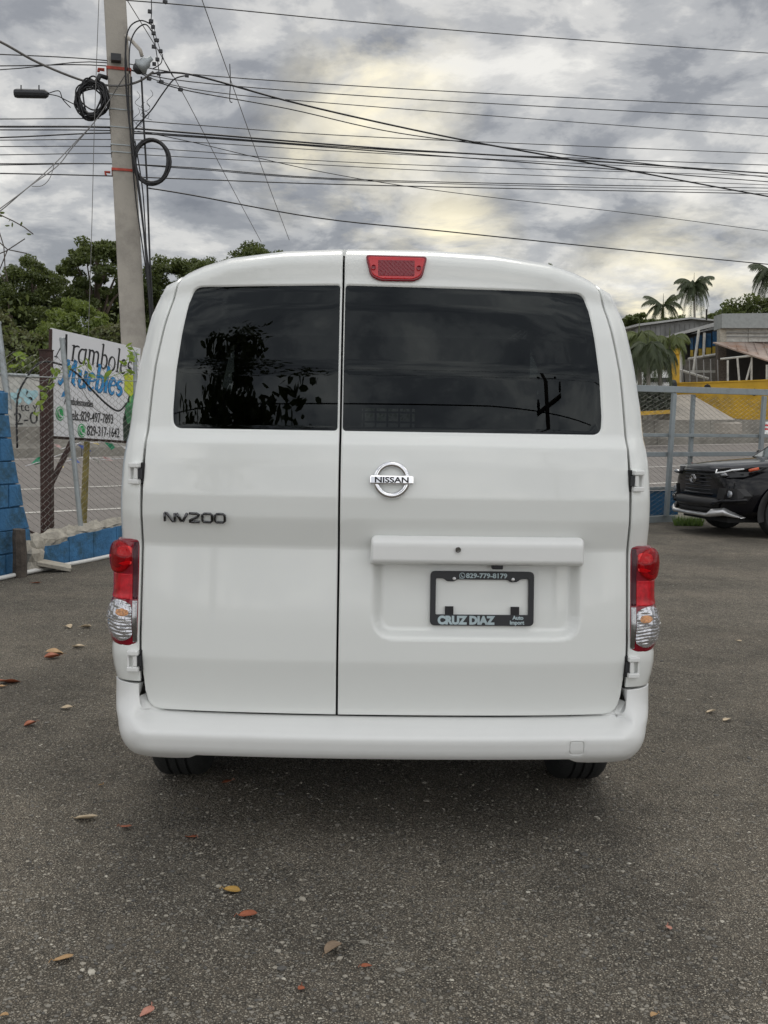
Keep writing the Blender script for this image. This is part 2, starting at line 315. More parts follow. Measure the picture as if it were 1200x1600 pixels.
# ------------------------------------------------------------------ ground, road
UD = np.array([.858, .512]); VD = np.array([-.512, .858])
def UV(u, v): p = UD*u+VD*v; return float(p[0]), float(p[1])
def sstep(t): t = np.clip(t, 0, 1); return t*t*(3-2*t)
def plane(u, v): return .03+.022*(np.clip(u, -60, 80)-3.8)+.038*(v-15.8)
def gz(x, y):
    u = x*UD[0]+y*UD[1]; v = x*VD[0]+y*VD[1]
    zr_ = plane(u, np.clip(v, 13, 27.5)) - .012
    t = sstep((v-12.0)/1.6)
    z = -.02*(1-t) + zr_*t
    z = z + sstep((v-28.2)/5)*1.3 + np.clip(v-33, 0, 200)*.02
    return z
def grid_sheet(name, us, vs, fn, mat, kind='structure'):
    U, V = np.meshgrid(us, vs); X = U*UD[0]+V*VD[0]; Y = U*UD[1]+V*VD[1]; Z = fn(X, Y, U, V)
    n, m = U.shape; idx = np.arange(n*m).reshape(n, m)
    f = np.stack([idx[:-1, :-1], idx[:-1, 1:], idx[1:, 1:], idx[1:, :-1]], -1).reshape(-1, 4)
    me = bpy.data.meshes.new(name); me.from_pydata(np.stack([X, Y, Z], -1).reshape(-1, 3).tolist(), [], f.tolist()); me.materials.append(mat)
    me.polygons.foreach_set('use_smooth', [True]*len(me.polygons)); o = link(name, me); o['kind'] = kind; return o
us = np.concatenate([[-1500, -800, -400, -200, -100], np.arange(-60, 81, 2.), [100, 200, 400, 800, 1500]])
vs = np.concatenate([[-1500, -600, -200, -80, -40, -20], np.arange(-10, 45, .4), [50, 60, 80, 120, 200, 400, 800, 2000]])
grid_sheet('ground', us, vs, lambda X, Y, U, V: gz(X, Y), M['dirt'])
grid_sheet('road', np.arange(-60, 81, 2.), np.array([13.6, 17, 20, 24, 27.2]), lambda X, Y, U, V: plane(U, V), M['asphalt_road'])
for v0, wd in ((15.75, .14), (19.2, .13), (26.6, .14)):
    o = grid_sheet('road_marking', np.arange(-60, 81, 2.), np.array([v0-wd/2, v0+wd/2]), lambda X, Y, U, V: plane(U, V)+.006, M['roadpaint'])
# yard: worn asphalt, left edge along the blue wall, far edge under the gate
yb = MB()
xs = np.linspace(0, 1, 40)
yard_poly = [(-6.4, -14), (-4.2, 6.0), (-3.28, 8.74), (-2.75, 10.35), (-2.2, 11.75), UV(13.0, 11.42), UV(24, 11.42), (30, -14)]
yb.add([(x, y, 0) for x, y in yard_poly], [tuple(range(8))][:1]); yard = yb.build('yard', M['gravel']); yard['kind'] = 'structure'
pp = yard.data
if pp.polygons[0].normal.z < 0: pp.flip_normals()
# loose stones on the yard
def pebbles():
    ico = [(0, 0, 1), (.894, 0, .447), (.276, .85, .447), (-.724, .526, .447), (-.724, -.526, .447), (.276, -.85, .447), (.724, .526, -.3), (-.276, .85, -.3), (-.894, 0, -.3), (-.276, -.85, -.3), (.724, -.526, -.3)]
    fc = [(0, 1, 2), (0, 2, 3), (0, 3, 4), (0, 4, 5), (0, 5, 1), (1, 6, 2), (2, 7, 3), (3, 8, 4), (4, 9, 5), (5, 10, 1), (2, 6, 7), (3, 7, 8), (4, 8, 9), (5, 9, 10), (1, 10, 6)]
    ico = np.array(ico); fc = np.array(fc); n = 26000
    Y = 1.7+7.5*nr.rand(n)**1.7; X = (nr.rand(n)*2-1)*(Y*.43+.3); X = np.maximum(X, -3.3+.0*Y)
    s = .0022+.0042*nr.rand(n)**2.4; s[nr.rand(n) < .015] *= 1.9
    V = ico[None]*(1+.25*(nr.rand(n, 11, 3)-.5)); V = V*s[:, None, None]*(np.stack([.8+.7*nr.rand(n), .8+.5*nr.rand(n), .35+.35*nr.rand(n)], -1))[:, None, :]
    a = nr.rand(n)*6.28; c, d = np.cos(a)[:, None], np.sin(a)[:, None]
    x = V[..., 0]*c-V[..., 1]*d+X[:, None]; y = V[..., 0]*d+V[..., 1]*c+Y[:, None]; z = V[..., 2]+s[:, None]*.12
    VV = np.stack([x, y, z], -1).reshape(-1, 3); FF = (fc[None]+(np.arange(n)*11)[:, None, None]).reshape(-1, 3)
    me = bpy.data.meshes.new('gravel'); me.from_pydata(VV.tolist(), [], FF.tolist())
    cols = [(.10, .096, .088), (.17, .16, .14), (.24, .222, .188), (.33, .302, .25), (.48, .45, .38)]
    for i, c_ in enumerate(cols): me.materials.append(pm('stone_%d' % i, c_, .8, var=.15, scale=200))
    mi = nr.choice(5, n, p=[.18, .32, .33, .15, .02]); me.polygons.foreach_set('material_index', np.repeat(mi, 15).astype(np.int32).tolist())
    o = link('gravel', me); tag(o, 'small loose grey stones bedded in the yard asphalt', 'gravel', kind='stuff')
pebbles()

# ------------------------------------------------------------------ curved panel tool
def inpoly(P, poly):
    x, y = P[:, 0][:, None], P[:, 1][:, None]; x1, y1 = poly[:, 0][None], poly[:, 1][None]; x2, y2 = np.roll(poly[:, 0], -1)[None], np.roll(poly[:, 1], -1)[None]
    c = ((y1 > y) != (y2 > y)) & (x < (x2-x1)*(y-y1)/(np.where(y2 == y1, 1e-12, y2-y1))+x1); return c.sum(1) % 2 == 1
def pdist(P, poly):
    out = np.full(len(P), 1e9); a = poly; b = np.roll(poly, -1, 0); ab = b-a; L = (ab**2).sum(1)+1e-14
    for i0 in range(0, len(P), 4000):
        p = P[i0:i0+4000, None, :]; t = np.clip(((p-a)*ab).sum(-1)/L, 0, 1); d = np.sqrt(((p-(a+ab*t[..., None]))**2).sum(-1)); out[i0:i0+4000] = d.min(1)
    return out
def pdg(P, poly):     # distance and its gradient
    a = poly; b = np.roll(poly, -1, 0); ab = b-a; L = (ab**2).sum(1)+1e-14; D = np.zeros(len(P)); Gd = np.zeros((len(P), 2))
    for i0 in range(0, len(P), 4000):
        p = P[i0:i0+4000, None, :]; t = np.clip(((p-a)*ab).sum(-1)/L, 0, 1); w = p-(a+ab*t[..., None]); d = np.sqrt((w**2).sum(-1)); j = d.argmin(1); r = np.arange(len(j))
        D[i0:i0+4000] = d[r, j]; Gd[i0:i0+4000] = w[r, j]/(d[r, j][:, None]+1e-9)
    return D, Gd
def dens(poly, sp):
    out = []
    for i in range(len(poly)):
        a = np.array(poly[i], float); b = np.array(poly[(i+1) % len(poly)], float); n = max(1, int(math.ceil(np.linalg.norm(b-a)/sp)))
        for k in range(n): out.append(a+(b-a)*k/n)
    return np.array(out)
def rounded(poly, r, n=6):      # fillet the corners of a polygon; r scalar or list
    P = [np.array(p, float) for p in poly]; k = len(P); out = []
    rr = r if isinstance(r, (list, tuple)) else [r]*k
    for i in range(k):
        a, b, c = P[i-1], P[i], P[(i+1) % k]; u = a-b; v = c-b; lu, lv = np.linalg.norm(u), np.linalg.norm(v); u /= lu; v /= lv
        if rr[i] <= 0: out.append(b); continue
        t = min(rr[i], lu*.49, lv*.49)
        for j in range(n+1):
            s = j/n; p0 = b+u*t; p2 = b+v*t; out.append((1-s)**2*p0+2*s*(1-s)*b+s*s*p2)
    return out
def ccw(p):
    p = np.array(p); a = (p[:, 0]*np.roll(p[:, 1], -1)-np.roll(p[:, 0], -1)*p[:, 1]).sum(); return p if a > 0 else p[::-1]
def panel(name, outline, mp, mat, parent, holes=(), sp=.02, roll=.006, skirt=.02, off=None, rows=(), offn=0.0, fine=None):
    """sheet over map mp(s,z)->xyz cut to an outline in (s,z); edges rolled inward, a return flange behind"""
    O = ccw(dens(outline, sp*.7)); H = [ccw(dens(h, sp*.7)) for h in holes]; loops = [O]+H
    lo, hi = O.min(0), O.max(0); gx = np.arange(lo[0]+sp*.5, hi[0], sp); gy = np.arange(lo[1]+sp*.5, hi[1], sp)
    for r_ in rows: gy = np.append(gy, r_)
    gy = np.unique(np.round(gy, 5)); G = np.stack(np.meshgrid(gx, gy), -1).reshape(-1, 2)
    if fine: a0, a1, b0, b1, fs_ = fine; G = G[~((G[:, 0] > a0) & (G[:, 0] < a1) & (G[:, 1] > b0) & (G[:, 1] < b1))]; G = np.concatenate([G, np.stack(np.meshgrid(np.arange(a0, a1, fs_), np.arange(b0, b1, fs_)), -1).reshape(-1, 2)])
    if len(O) > 8:
        ks = inpoly(G, O)
        for h in H: ks &= ~inpoly(G, h)
        G = G[ks]
    dd = np.min([pdist(G, l) for l in loops], 0) if len(G) else np.zeros(0); G = G[dd > max(sp*.45, roll*1.3)]
    pts = [G]
    if roll > 0:
        for l in loops:
            t = np.roll(l, -1, 0)-np.roll(l, 1, 0); t /= np.linalg.norm(t, axis=1)[:, None]+1e-12; nn = np.stack([-t[:, 1], t[:, 0]], -1)
            if l is not O: nn = -nn
            for q in (.25, .6, 1.0):
                c = l+nn*roll*q; ok = inpoly(c, O)
                for h in H: ok &= ~inpoly(c, h)
                dm = np.min([pdist(c, l2) for l2 in loops], 0); pts.append(c[ok & (dm > roll*q*.93)])
    nb = sum(len(l) for l in loops); allp = np.concatenate(loops+pts); E = []; b = 0
    for l in loops:
        E += [(b+i, b+(i+1) % len(l)) for i in range(len(l))]; b += len(l)
    vo, eo, fo, ov, _, _ = delaunay_2d_cdt([Vector(p) for p in allp.tolist()], E, [], 0, 1e-7)
    V2 = np.array([tuple(v) for v in vo]); T = np.array([f for f in fo if len(f) == 3])
    cen = V2[T].mean(1); k = inpoly(cen, O)
    for h in H: k &= ~inpoly(cen, h)
    T = T[k]
    if roll > 0:
        DD = [pdg(V2, l) for l in loops]; ds_ = np.stack([q[0] for q in DD]); k_ = ds_.argmin(0); d0 = ds_.min(0); g0 = np.stack([q[1] for q in DD])[k_, np.arange(len(V2))]
    def f2(dx, dz):
        Q = V2+[dx, dz]; p = mp(Q[:, 0], Q[:, 1]); o_ = np.full(len(Q), offn)
        if off is not None: o_ = o_+off(Q[:, 0], Q[:, 1])
        if roll > 0:
            d = np.clip((d0+g0[:, 0]*dx+g0[:, 1]*dz)/roll, 0, 1); o_ = o_-roll*.8*(1-np.sqrt(np.clip(1-(1-d)**2, 0, 1)))
        return p+bn0*o_[:, None]
    e = 1e-4
    a = mp(V2[:, 0]+e, V2[:, 1])-mp(V2[:, 0]-e, V2[:, 1]); b = mp(V2[:, 0], V2[:, 1]+e)-mp(V2[:, 0], V2[:, 1]-e); bn0 = np.cross(a, b); bn0 /= np.linalg.norm(bn0, axis=1)[:, None]+1e-15
    # base normal varies slowly, so take it as linear by sampling only the map itself
    def bnat(dx, dz):
        a = mp(V2[:, 0]+dx+e, V2[:, 1]+dz)-mp(V2[:, 0]+dx-e, V2[:, 1]+dz); b = mp(V2[:, 0]+dx, V2[:, 1]+dz+e)-mp(V2[:, 0]+dx, V2[:, 1]+dz-e); n = np.cross(a, b); return n/(np.linalg.norm(n, axis=1)[:, None]+1e-15)
    p3 = f2(0, 0); a = f2(e, 0)-f2(-e, 0); b = f2(0, e)-f2(0, -e); n3 = np.cross(a, b); n3 /= np.linalg.norm(n3, axis=1)[:, None]+1e-15
    # pull edge samples inwards for normals
    if roll > 0:
        dm = d0; eb = dm < roll*.2
        if eb.any():
            # at the rim blend the face normal outwards is unstable; reuse nearest inner ring normal
            idx = np.where(eb)[0]; cand = np.where(~eb & (dm < roll*.8))[0]
            if len(cand):
                for i in idx:
                    j = cand[np.argmin(((V2[cand]-V2[i])**2).sum(1))]; n3[i] = n3[j]
    verts = p3.tolist(); faces = T.tolist(); norms = n3.tolist()
    used = {}
    for t in T:
        for a, b_ in ((t[0], t[1]), (t[1], t[2]), (t[2], t[0])): used[(int(a), int(b_))] = 1
    be = [(a, b_) for (a, b_) in used if (b_, a) not in used]
    if skirt > 0:
        e = .01
        bn = mp(V2[:, 0], V2[:, 1]); a_ = mp(V2[:, 0]+1e-3, V2[:, 1])-bn; b2 = mp(V2[:, 0], V2[:, 1]+1e-3)-bn; base_n = np.cross(a_, b2); base_n /= np.linalg.norm(base_n, axis=1)[:, None]
        for a, b_ in be:
            q = len(verts); A, B = p3[a], p3[b_]; verts += [A.tolist(), B.tolist(), (B-base_n[b_]*skirt).tolist(), (A-base_n[a]*skirt).tolist()]
            n = np.cross(B-A, -base_n[a]); n = -n/(np.linalg.norm(n)+1e-12); norms += [n.tolist()]*4; faces.append([q+3, q+2, q+1, q])
    me = bpy.data.meshes.new(name); me.from_pydata(verts, [], faces); me.materials.append(mat)
    me.polygons.foreach_set('use_smooth', [True]*len(me.polygons)); me.update(); me.normals_split_custom_set_from_vertices(norms)
    return link(name, me, parent)

# ------------------------------------------------------------------ the van
VX, VY, VTH = .01, 3.05, math.radians(.8)
def tab(pts, sig=.004, n=2400):
    z = np.linspace(0, 2.1, n); y = np.interp(z, [p[0] for p in pts], [p[1] for p in pts]); k = int(3*sig/(2.1/n)); kk = np.exp(-.5*(np.arange(-k, k+1)*(2.1/n)/sig)**2); kk /= kk.sum()
    y = np.convolve(np.pad(y, k, mode='edge'), kk, 'valid'); return lambda q: np.interp(q, z, y)
wtab = tab([(.25, .80), (.31, .82), (.38, .829), (.44, .84), (.52, .866), (.6, .876), (.66, .862), (.70, .85), (.95, .846), (1.1, .843), (1.2, .838), (1.26, .829), (1.386, .82), (1.5, .803), (1.6, .787), (1.65, .779), (1.70, .763), (1.755, .743), (1.79, .722), (1.812, .70), (2, .70)], .012)
y0tab = tab([(.2, .11), (.40, .108), (.585, .081), (.70, .088), (.86, .102), (.944, .1085), (.947, .1065), (1.03, .083), (1.10, .080), (1.2, .092), (1.262, .106), (1.285, .126), (1.30, .134), (1.50, .168), (1.70, .222), (1.768, .246), (1.79, .250), (1.835, .250), (1.855, .256), (1.872, .275), (1.888, .315), (1.90, .38), (1.95, .75)], .006)
def body(s, z, y0=y0tab, w=wtab, r=.085, dw=0.0):
    a = np.abs(s); Wd = w(z)+dw; c = Wd-r; th = np.clip((a-c)/r, 0, PI/2); x = np.where(a < c, a, c+r*np.sin(th)); cr = np.minimum(a, .76)
    sh = np.interp(a, [0, .15, .34, .52, .6, .66, .70, .72], [.0, .001, .010, .034, .058, .082, .098, .105]); zz = z+sh*sstep((z-1.60)/.2)
    y = y0(zz)+.028*(cr/.76)**2+.022*(cr/.76)**6+r*(1-np.cos(th))+np.maximum(0, a-(c+r*PI/2))
    x = x*(1-.22*sstep((y-3.5)/1.0)**2)
    return np.stack([np.sign(s)*x, y, z], -1)
def x2s(x, z, r=.085):
    a = abs(x); c = float(wtab(z))-r; return a if a < c else c+r*math.asin(min(1, (a-c)/r))
van = empty('cargo_van', (VX, VY, 0), VTH, 'white compact cargo van seen from behind with tinted rear windows and double doors', 'van')
SEAM = [(.443, .752), (.475, .760), (.56, .766), (.65, .768), (.836, .766), (.95, .765), (1.12, .763), (1.198, .758), (1.26, .756), (1.34, .751), (1.42, .745), (1.50, .737), (1.56, .727), (1.633, .713), (1.70, .697), (1.76, .683), (1.79, .672), (1.811, .662)]
zr = lambda x: float(np.interp(abs(x), [0, .15, .34, .52, .6, .66, .70], [1.898, 1.897, 1.888, 1.864, 1.840, 1.816, 1.800]))
G = .0035; CX = -.147
def winpoly(sgn, x0):   # window opening polygon
    pts = [(x0, 1.303), (sgn*.60, 1.303), (sgn*.671, 1.303), (sgn*.674, 1.36), (sgn*.668, 1.48), (sgn*.655, 1.60), (sgn*.640, 1.70), (sgn*.622, 1.752), (sgn*.45, 1.757), (x0, 1.764)]
    return rounded(pts, [.012, 0, .05, 0, 0, 0, 0, .05, 0, .012])
def doorpoly(sgn, cx):
    out = [(sgn*x2s(x-G, z), z) for z, x in SEAM]
    top = [(x, zr(x)-.003) for x in np.linspace(sgn*.64, cx, 24)]
    # rounded lower outer corner
    low = [(cx, .4115), (sgn*.70, .413), (sgn*.725, .417), (sgn*.742, .429)]
    p = low+out+top; return p
# relief on the right door: number plate pocket
PK = np.array(rounded([(-.045, 1.0), (-.045, .655), (.617, .655), (.617, 1.0)], [0, .075, .075, 0]))
PKi = np.array(rounded([(-.005, 1.0), (-.005, .69), (.577, .69), (.577, 1.0)], [0, .05, .05, 0]))
def pocket(s, z):
    P = np.stack([s, z], -1); ins = inpoly(P, PK); o = np.zeros(len(P))
    if ins.any():
        d = pdist(P[ins], PK); t = np.clip(d/.04, 0, 1); fade = np.clip((.95-z[ins])/.03, 0, 1); o[ins] = -.030*sstep(t)*sstep(fade)
    return o
for sgn, cx, nm in ((-1, CX-G, 'rear_door'), (1, CX+G, 'rear_door')):
    x0 = CX-.0095 if sgn < 0 else CX+.0065
    wp = winpoly(sgn, x0)
    d = panel(nm, doorpoly(sgn, cx), body, M['paint'], van, holes=[wp], sp=.0135, roll=.007, skirt=.03, off=(pocket if sgn > 0 else None), fine=((-.055, .625, .645, .96, .0065) if sgn > 0 else None), rows=(.9435, .9475, 1.262, .585))
    d['label'] = 'narrow left rear door with tinted window' if sgn < 0 else 'wide right rear door with number plate recess'
    # glass slightly sunk, with black border behind
    gz_ = panel('window_glass', wp, body, M['tint'], d, sp=.03, roll=0, skirt=0, offn=-.006)
    ring_in = [(x*1.0+(-.018 if x > (x0+sgn*.5)/1 else .0)*0, z) for x, z in wp]
    cxx = np.mean([p[0] for p in wp]); czz = np.mean([p[1] for p in wp]); inner = [(cxx+(p[0]-cxx)*.955, czz+(p[1]-czz)*.94) for p in wp]
    panel('window_border', wp, body, M['frit'], d, holes=[inner], sp=.02, roll=0, skirt=0, offn=-.010)
# door jamb behind the gaps
panel('door_jamb', [(-.80, .37), (.80, .37), (.79, 1.2), (.75, 1.6), (.68, 1.79), (.5, 1.82), (0, 1.84), (-.5, 1.82), (-.68, 1.79), (-.75, 1.6), (-.79, 1.2)], body, M['gap'], van, holes=[[(-.69, 1.27), (-.20, 1.27), (-.20, 1.78), (-.63, 1.78)], [(-.09, 1.27), (.69, 1.27), (.63, 1.78), (-.09, 1.78)]], sp=.04, roll=0, skirt=0, offn=-.058)
# quarter panels and sides
def arch(cs, r, z0, n=14): return [(cs-r*math.cos(PI*i/n), z0+r*math.sin(PI*i/n)) for i in range(n+1)]
for sgn in (-1, 1):
    seam = [(x2s(x+G, z), z) for z, x in SEAM]
    o = [(x2s(.769, .52), .502)]+seam[2:]+[(.70, 1.808), (.748, 1.803), (1.4, 1.812), (2.6, 1.81), (3.45, 1.80), (3.62, 1.74), (4.22, 1.17), (4.75, .98), (4.98, .82), (5.06, .60), (5.05, .30), (4.62, .25)]
    o += [(4.22+.37*math.cos(PI*i/14), .30+.37*math.sin(PI*i/14)) for i in range(15)]
    o += [(3.8, .22), (1.9, .22)]+[(1.49+.36*math.cos(PI*i/14), .30+.36*math.sin(PI*i/14)) for i in range(15)][0:]+[(1.10, .30), (1.08, .502)]
    o = [(sgn*a, b) for a, b in o]
    wins = [[(sgn*a, b) for a, b in rounded(q, .04)] for q in ([(2.5, 1.27), (3.35, 1.22), (3.28, 1.69), (2.5, 1.70)],)]
    p = panel('side_panel', o, body, M['paint'], van, holes=wins, sp=.034, roll=.005, skirt=.02)
    panel('window_glass', wins[0], body, M['tint'], p, sp=.08, roll=0, skirt=0, offn=-.006)
# roof
def roofmap(s, t):   # s across, t from the rear edge forwards
    z1 = np.interp(np.abs(s), [0, .15, .34, .52, .6, .66, .70, .72], [1.898, 1.897, 1.888, 1.864, 1.840, 1.816, 1.800, 1.79])
    y1 = body(s, z1)[:, 1]
    return np.stack([s, y1+.004+t*(3.0-y1)/3.0, z1-.001+.022*sstep(t/.5)*(1-np.abs(s)/.75)-.06*np.clip((t-2)/1.0, 0, 1)**2], -1)
roof = panel('roof', [(-.70, 0), (.70, 0), (.70, 3.0), (-.70, 3.0)], roofmap, M['paint'], van, sp=.05, roll=0, skirt=.02)
fr = MB(); fr.add([(-.68, 3.0, 1.80), (.68, 3.0, 1.80), (.74, 3.6, 1.17), (-.74, 3.6, 1.17)], [(0, 3, 2, 1)]); fr.build('windscreen', M['clear'], van)
fr = MB()
rowsF = [(.76, 3.6, 1.17), (.72, 4.1, 1.0), (.68, 4.33, .82), (.66, 4.42, .6), (.66, 4.42, .28)]
vv = []
for hw, y, z in rowsF:
    for k in range(7): t = (k/3-1); vv.append((hw*t, y-.12*abs(t)**3*(1 if z < 1.1 else 0), z))
fr.add(vv, [(i*7+k, i*7+k+1, (i+1)*7+k+1, (i+1)*7+k) for i in range(4) for k in range(6)]); fr.build('bonnet', M['paint'], van, smooth=True)
ub = MB(); ub.box((0, 2.3, .36), (1.45, 4.1, .10)); ub.box((0, .62, .30), (1.0, .35, .12)); ub.box((-.3, .45, .27), (.42, .22, .14)); ub.build('underbody', M['gap'], van)
fl = MB(); fl.box((0, 2.0, .47), (1.5, 3.5, .05)); fl.build('load_floor', M['blackpl'], van)
bh = MB(); bh.box((0, 2.2, .87), (1.56, .03, .84)); bh.box((-.43, 2.2, 1.42), (.66, .03, .34)); bh.box((.48, 2.2, 1.42), (.62, .03, .34)); bh.box((0, 2.2, 1.60), (1.5, .03, .36)); bh.build('bulkhead', M['blackpl'], van)
gr = MB()
for i in range(6): gr.box((-.09+i*.06, 2.19, 1.37), (.010, .012, .2))
for i in range(4): gr.box((.06, 2.19, 1.30+i*.05), (.36, .012, .010))
gr.build('bulkhead_grille', M['blackpl'], van)
lin = MB(); 
for s_ in (-1, 1): lin.box((s_*.70, 1.6, .98), (.012, 2.2, 1.0)); 
lin.box((0, 1.7, 1.80), (1.3, 2.4, .015)); lin.build('interior_lining', M['blackpl'], van)
# bumper
wbt = tab([(.2, .80), (.275, .810), (.30, .826), (.34, .838), (.38, .846), (.405, .858), (.44, .866), (.49, .869), (.6, .87)], .008)
ybt = tab([(.2, .08), (.275, .05), (.29, .03), (.306, .014), (.33, .004), (.364, .0), (.376, .008), (.392, .04), (.402, .085), (.4085, .128), (.42, .108), (.6, .10)], .0022)
ysoft = tab([(.2, .08), (.275, .05), (.30, .02), (.35, .006), (.39, .03), (.44, .085), (.50, .10), (.6, .10)], .016)
def bump(s, z):
    r = .13; a = np.abs(s); wg = sstep((a-.735)/.06); Wd = wbt(z); c = Wd-r; th = np.clip((a-c)/r, 0, PI/2); x = np.where(a < c, a, c+r*np.sin(th)); cr = np.minimum(a, .70)
    y = ybt(z)*(1-wg)+ysoft(z)*wg+.03*(cr/.7)**2+r*(1-np.cos(th))+np.maximum(0, a-(c+r*PI/2)); return np.stack([np.sign(s)*x, y, z], -1)
half = [(1.10, .30), (.98, .282), (.86, .280), (.64, .280), (.60, .284), (.575, .298)]
upper = [(.69, .410), (.735, .4125), (.757, .420), (.766, .438), (.771, .465), (.774, .497), (1.10, .497)]
bo = [(-a, b) for a, b in half]+[(a, b) for a, b in reversed(half)]+[(a, b) for a, b in reversed(upper)]+[(.4, .4085), (0, .4082), (-.4, .4085)]+[(-a, b) for a, b in upper]
tow = rounded([(.573, .317), (.617, .317), (.617, .362), (.573, .362)], .012)
bmp = panel('rear_bumper', bo, bump, M['paint2'], van, holes=[tow], sp=.015, roll=.003, skirt=.05, rows=(.376, .392, .402, .4065))
panel('tow_hook_cover', [(.595+(a-.595)*.955, .3395+(b-.3395)*.955) for a, b in tow], bump, M['paint2'], bmp, sp=.012, roll=.002, skirt=.01, offn=-.0005)
# lamps
ot = tab([(.58, .0), (.617, .000), (.63, .008), (.65, .020), (.68, .031), (.71, .035), (.745, .031), (.776, .022), (.84, .023), (.865, .027), (.895, .031), (.925, .027), (.95, .012), (1, .0)], .006)
for sgn in (-1, 1):
    lp = [(.773, .950), (.800, .953), (.86, .952), (.96, .945), (.99, .90), (.99, .86), (.985, .83), (.985, .77), (.99, .735), (.99, .70), (.975, .655), (.90, .624), (.84, .617), (.80, .618), (.776, .622)]
    lp = [(sgn*a, b) for a, b in rounded(lp, [.01]+[.03]*13+[.01], 3)]
    lamp = panel('tail_lamp', lp, lambda s, z: body(s, z, dw=0), M['deepred'], van, sp=.012, roll=.005, skirt=.03, off=lambda s, z: ot(z)*np.clip((np.abs(s)-.765)/.06, 0.25, 1)-.002)
    lamp['label'] = 'left tail lamp' if sgn < 0 else 'right tail lamp'
    def lmap(s, z): 
        b_ = body(s, z); e = 1e-3; n = np.cross(body(s+e, z)-b_, body(s, z+e)-b_); n /= np.linalg.norm(n, axis=1)[:, None]
        return b_+n*((ot(z)*np.clip((np.abs(s)-.765)/.06, 0.25, 1))[:, None])
    def disc(cx, cz, r, x_min, n=28, sx=1.0):
        q = [(max(x_min, cx+sx*r*math.cos(2*PI*i/n)), cz+r*math.sin(2*PI*i/n)) for i in range(n)]; return [(sgn*a, b) for a, b in q]
    # upper red lobe: dark ring, bright bowl, highlights painted on as brighter patches
    def blob(pts, r=.006): return [(sgn*a, b) for a, b in rounded(pts, r)]
    panel('reflector_bowl', disc(.838, .895, .050, .7905, sx=.86), lmap, M['redrefl'], lamp, sp=.008, roll=.004, skirt=.002, offn=.001)
    panel('inner_bowl', disc(.838, .897, .040, .7905, sx=.84), lmap, M['deepred'], lamp, sp=.008, roll=.008, skirt=0, offn=.0035)
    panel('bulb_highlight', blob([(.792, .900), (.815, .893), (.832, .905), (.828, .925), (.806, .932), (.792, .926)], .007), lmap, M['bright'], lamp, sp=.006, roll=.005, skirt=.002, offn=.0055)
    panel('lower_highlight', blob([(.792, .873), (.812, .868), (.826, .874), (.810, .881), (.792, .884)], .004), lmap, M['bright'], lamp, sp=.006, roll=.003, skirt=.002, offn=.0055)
    panel('lens_dome', disc(.838, .895, .053, .790, sx=.90), lmap, M['redlens'], lamp, sp=.008, roll=.009, skirt=.004, offn=.0085)
    panel('middle_lens', [(sgn*a, b) for a, b in [(.79, .763), (.96, .767), (.96, .838), (.79, .843)]], lmap, M['redrefl'], lamp, sp=.012, roll=.003, skirt=.002, offn=.0008)['label'] = 'plain red middle band of the lens'
    # lower clear lobe with ribs
    pl_ = disc(.826, .697, .064, .790, sx=.82)
    panel('clear_lens', pl_, lmap, M['clearlens'], lamp, sp=.01, roll=.004, skirt=.004, offn=.006)
    base_ = panel('lamp_reflector', pl_, lmap, M['lampchrome'], lamp, sp=.0028, roll=.0, skirt=0, offn=.001, off=lambda s, z: .0009*np.sin(z*620+np.sin(s*90))*np.where(z < .70, 1, .3)+.0010*np.sin(s*420)*np.where(z < .70, .3, 1)+.0010*np.sin(s*130+z*180))
    panel('amber_bulb', disc(.812, .722, .013, .794, sx=1.2), lmap, M['amber'], lamp, sp=.008, roll=.004, skirt=.002, offn=.0035)
    panel('lamp_divider', [(sgn*a, b) for a, b in [(.79, .694), (.882, .696), (.882, .699), (.79, .697)]], lmap, M['chrome'], lamp, sp=.01, roll=0, skirt=.002, offn=.0075)
    panel('inner_trim', [(sgn*a, b) for a, b in [(.776, .63), (.789, .63), (.789, .76), (.776, .76)]], lmap, M['dkchrome'], lamp, sp=.012, roll=.002, skirt=.003, offn=.002)
    panel('inner_trim', [(sgn*a, b) for a, b in [(.776, .765), (.789, .765), (.789, .945), (.776, .945)]], lmap, pm('dark_maroon', (.05, 0, .008), .2), lamp, sp=.012, roll=.002, skirt=.003, offn=.002)
    # hinges
    for hz, dx in ((1.160, 0), (.572, .006)):
        S = .769+dx; P0 = body(np.array([sgn*S]), np.array([hz]))[0]; P1 = body(np.array([sgn*(S+.03)]), np.array([hz]))[0]
        X = Vector(P1-P0).normalized()*1.0; Zv = Vector((0, 0, 1)); Nn = X.cross(Zv)*(1 if sgn > 0 else -1)
        hg = MB(); fm = lambda a, b, c: Vector(P0)+X*a+Zv*b+Nn*c
        def hb(m_, a0, a1, b0, b1, c0, c1): m_.hexa([fm(a0, b0, c0), fm(a1, b0, c0), fm(a1, b1, c0), fm(a0, b1, c0)], fm(0, 0, c1)-fm(0, 0, c0))
        hb(hg, -.006, .030, .018, .033, -.008, .020); hb(hg, -.006, .030, -.033, -.018, -.008, .020); hb(hg, .024, .031, -.02, .02, -.008, .014)
        h = hg.build('hinge', M['paint2'], van, bevel=.003)
        h2 = MB(); hb(h2, -.001, .012, -.0175, .0175, 0, .016); h2.build('hinge_knuckle', M['paint2'], h, bevel=.003)
        h3 = MB(); hb(h3, -.015, -.002, -.034, .034, -.02, .0018); h3.build('hinge_recess', M['gap'], h, bevel=.004)
        h4 = MB(); hb(h4, -.012, -.002, -.016, .016, 0.003, .012); h4.build('hinge_pin', M['blackpl'] if hz > 1 else M['blackpl'], h)
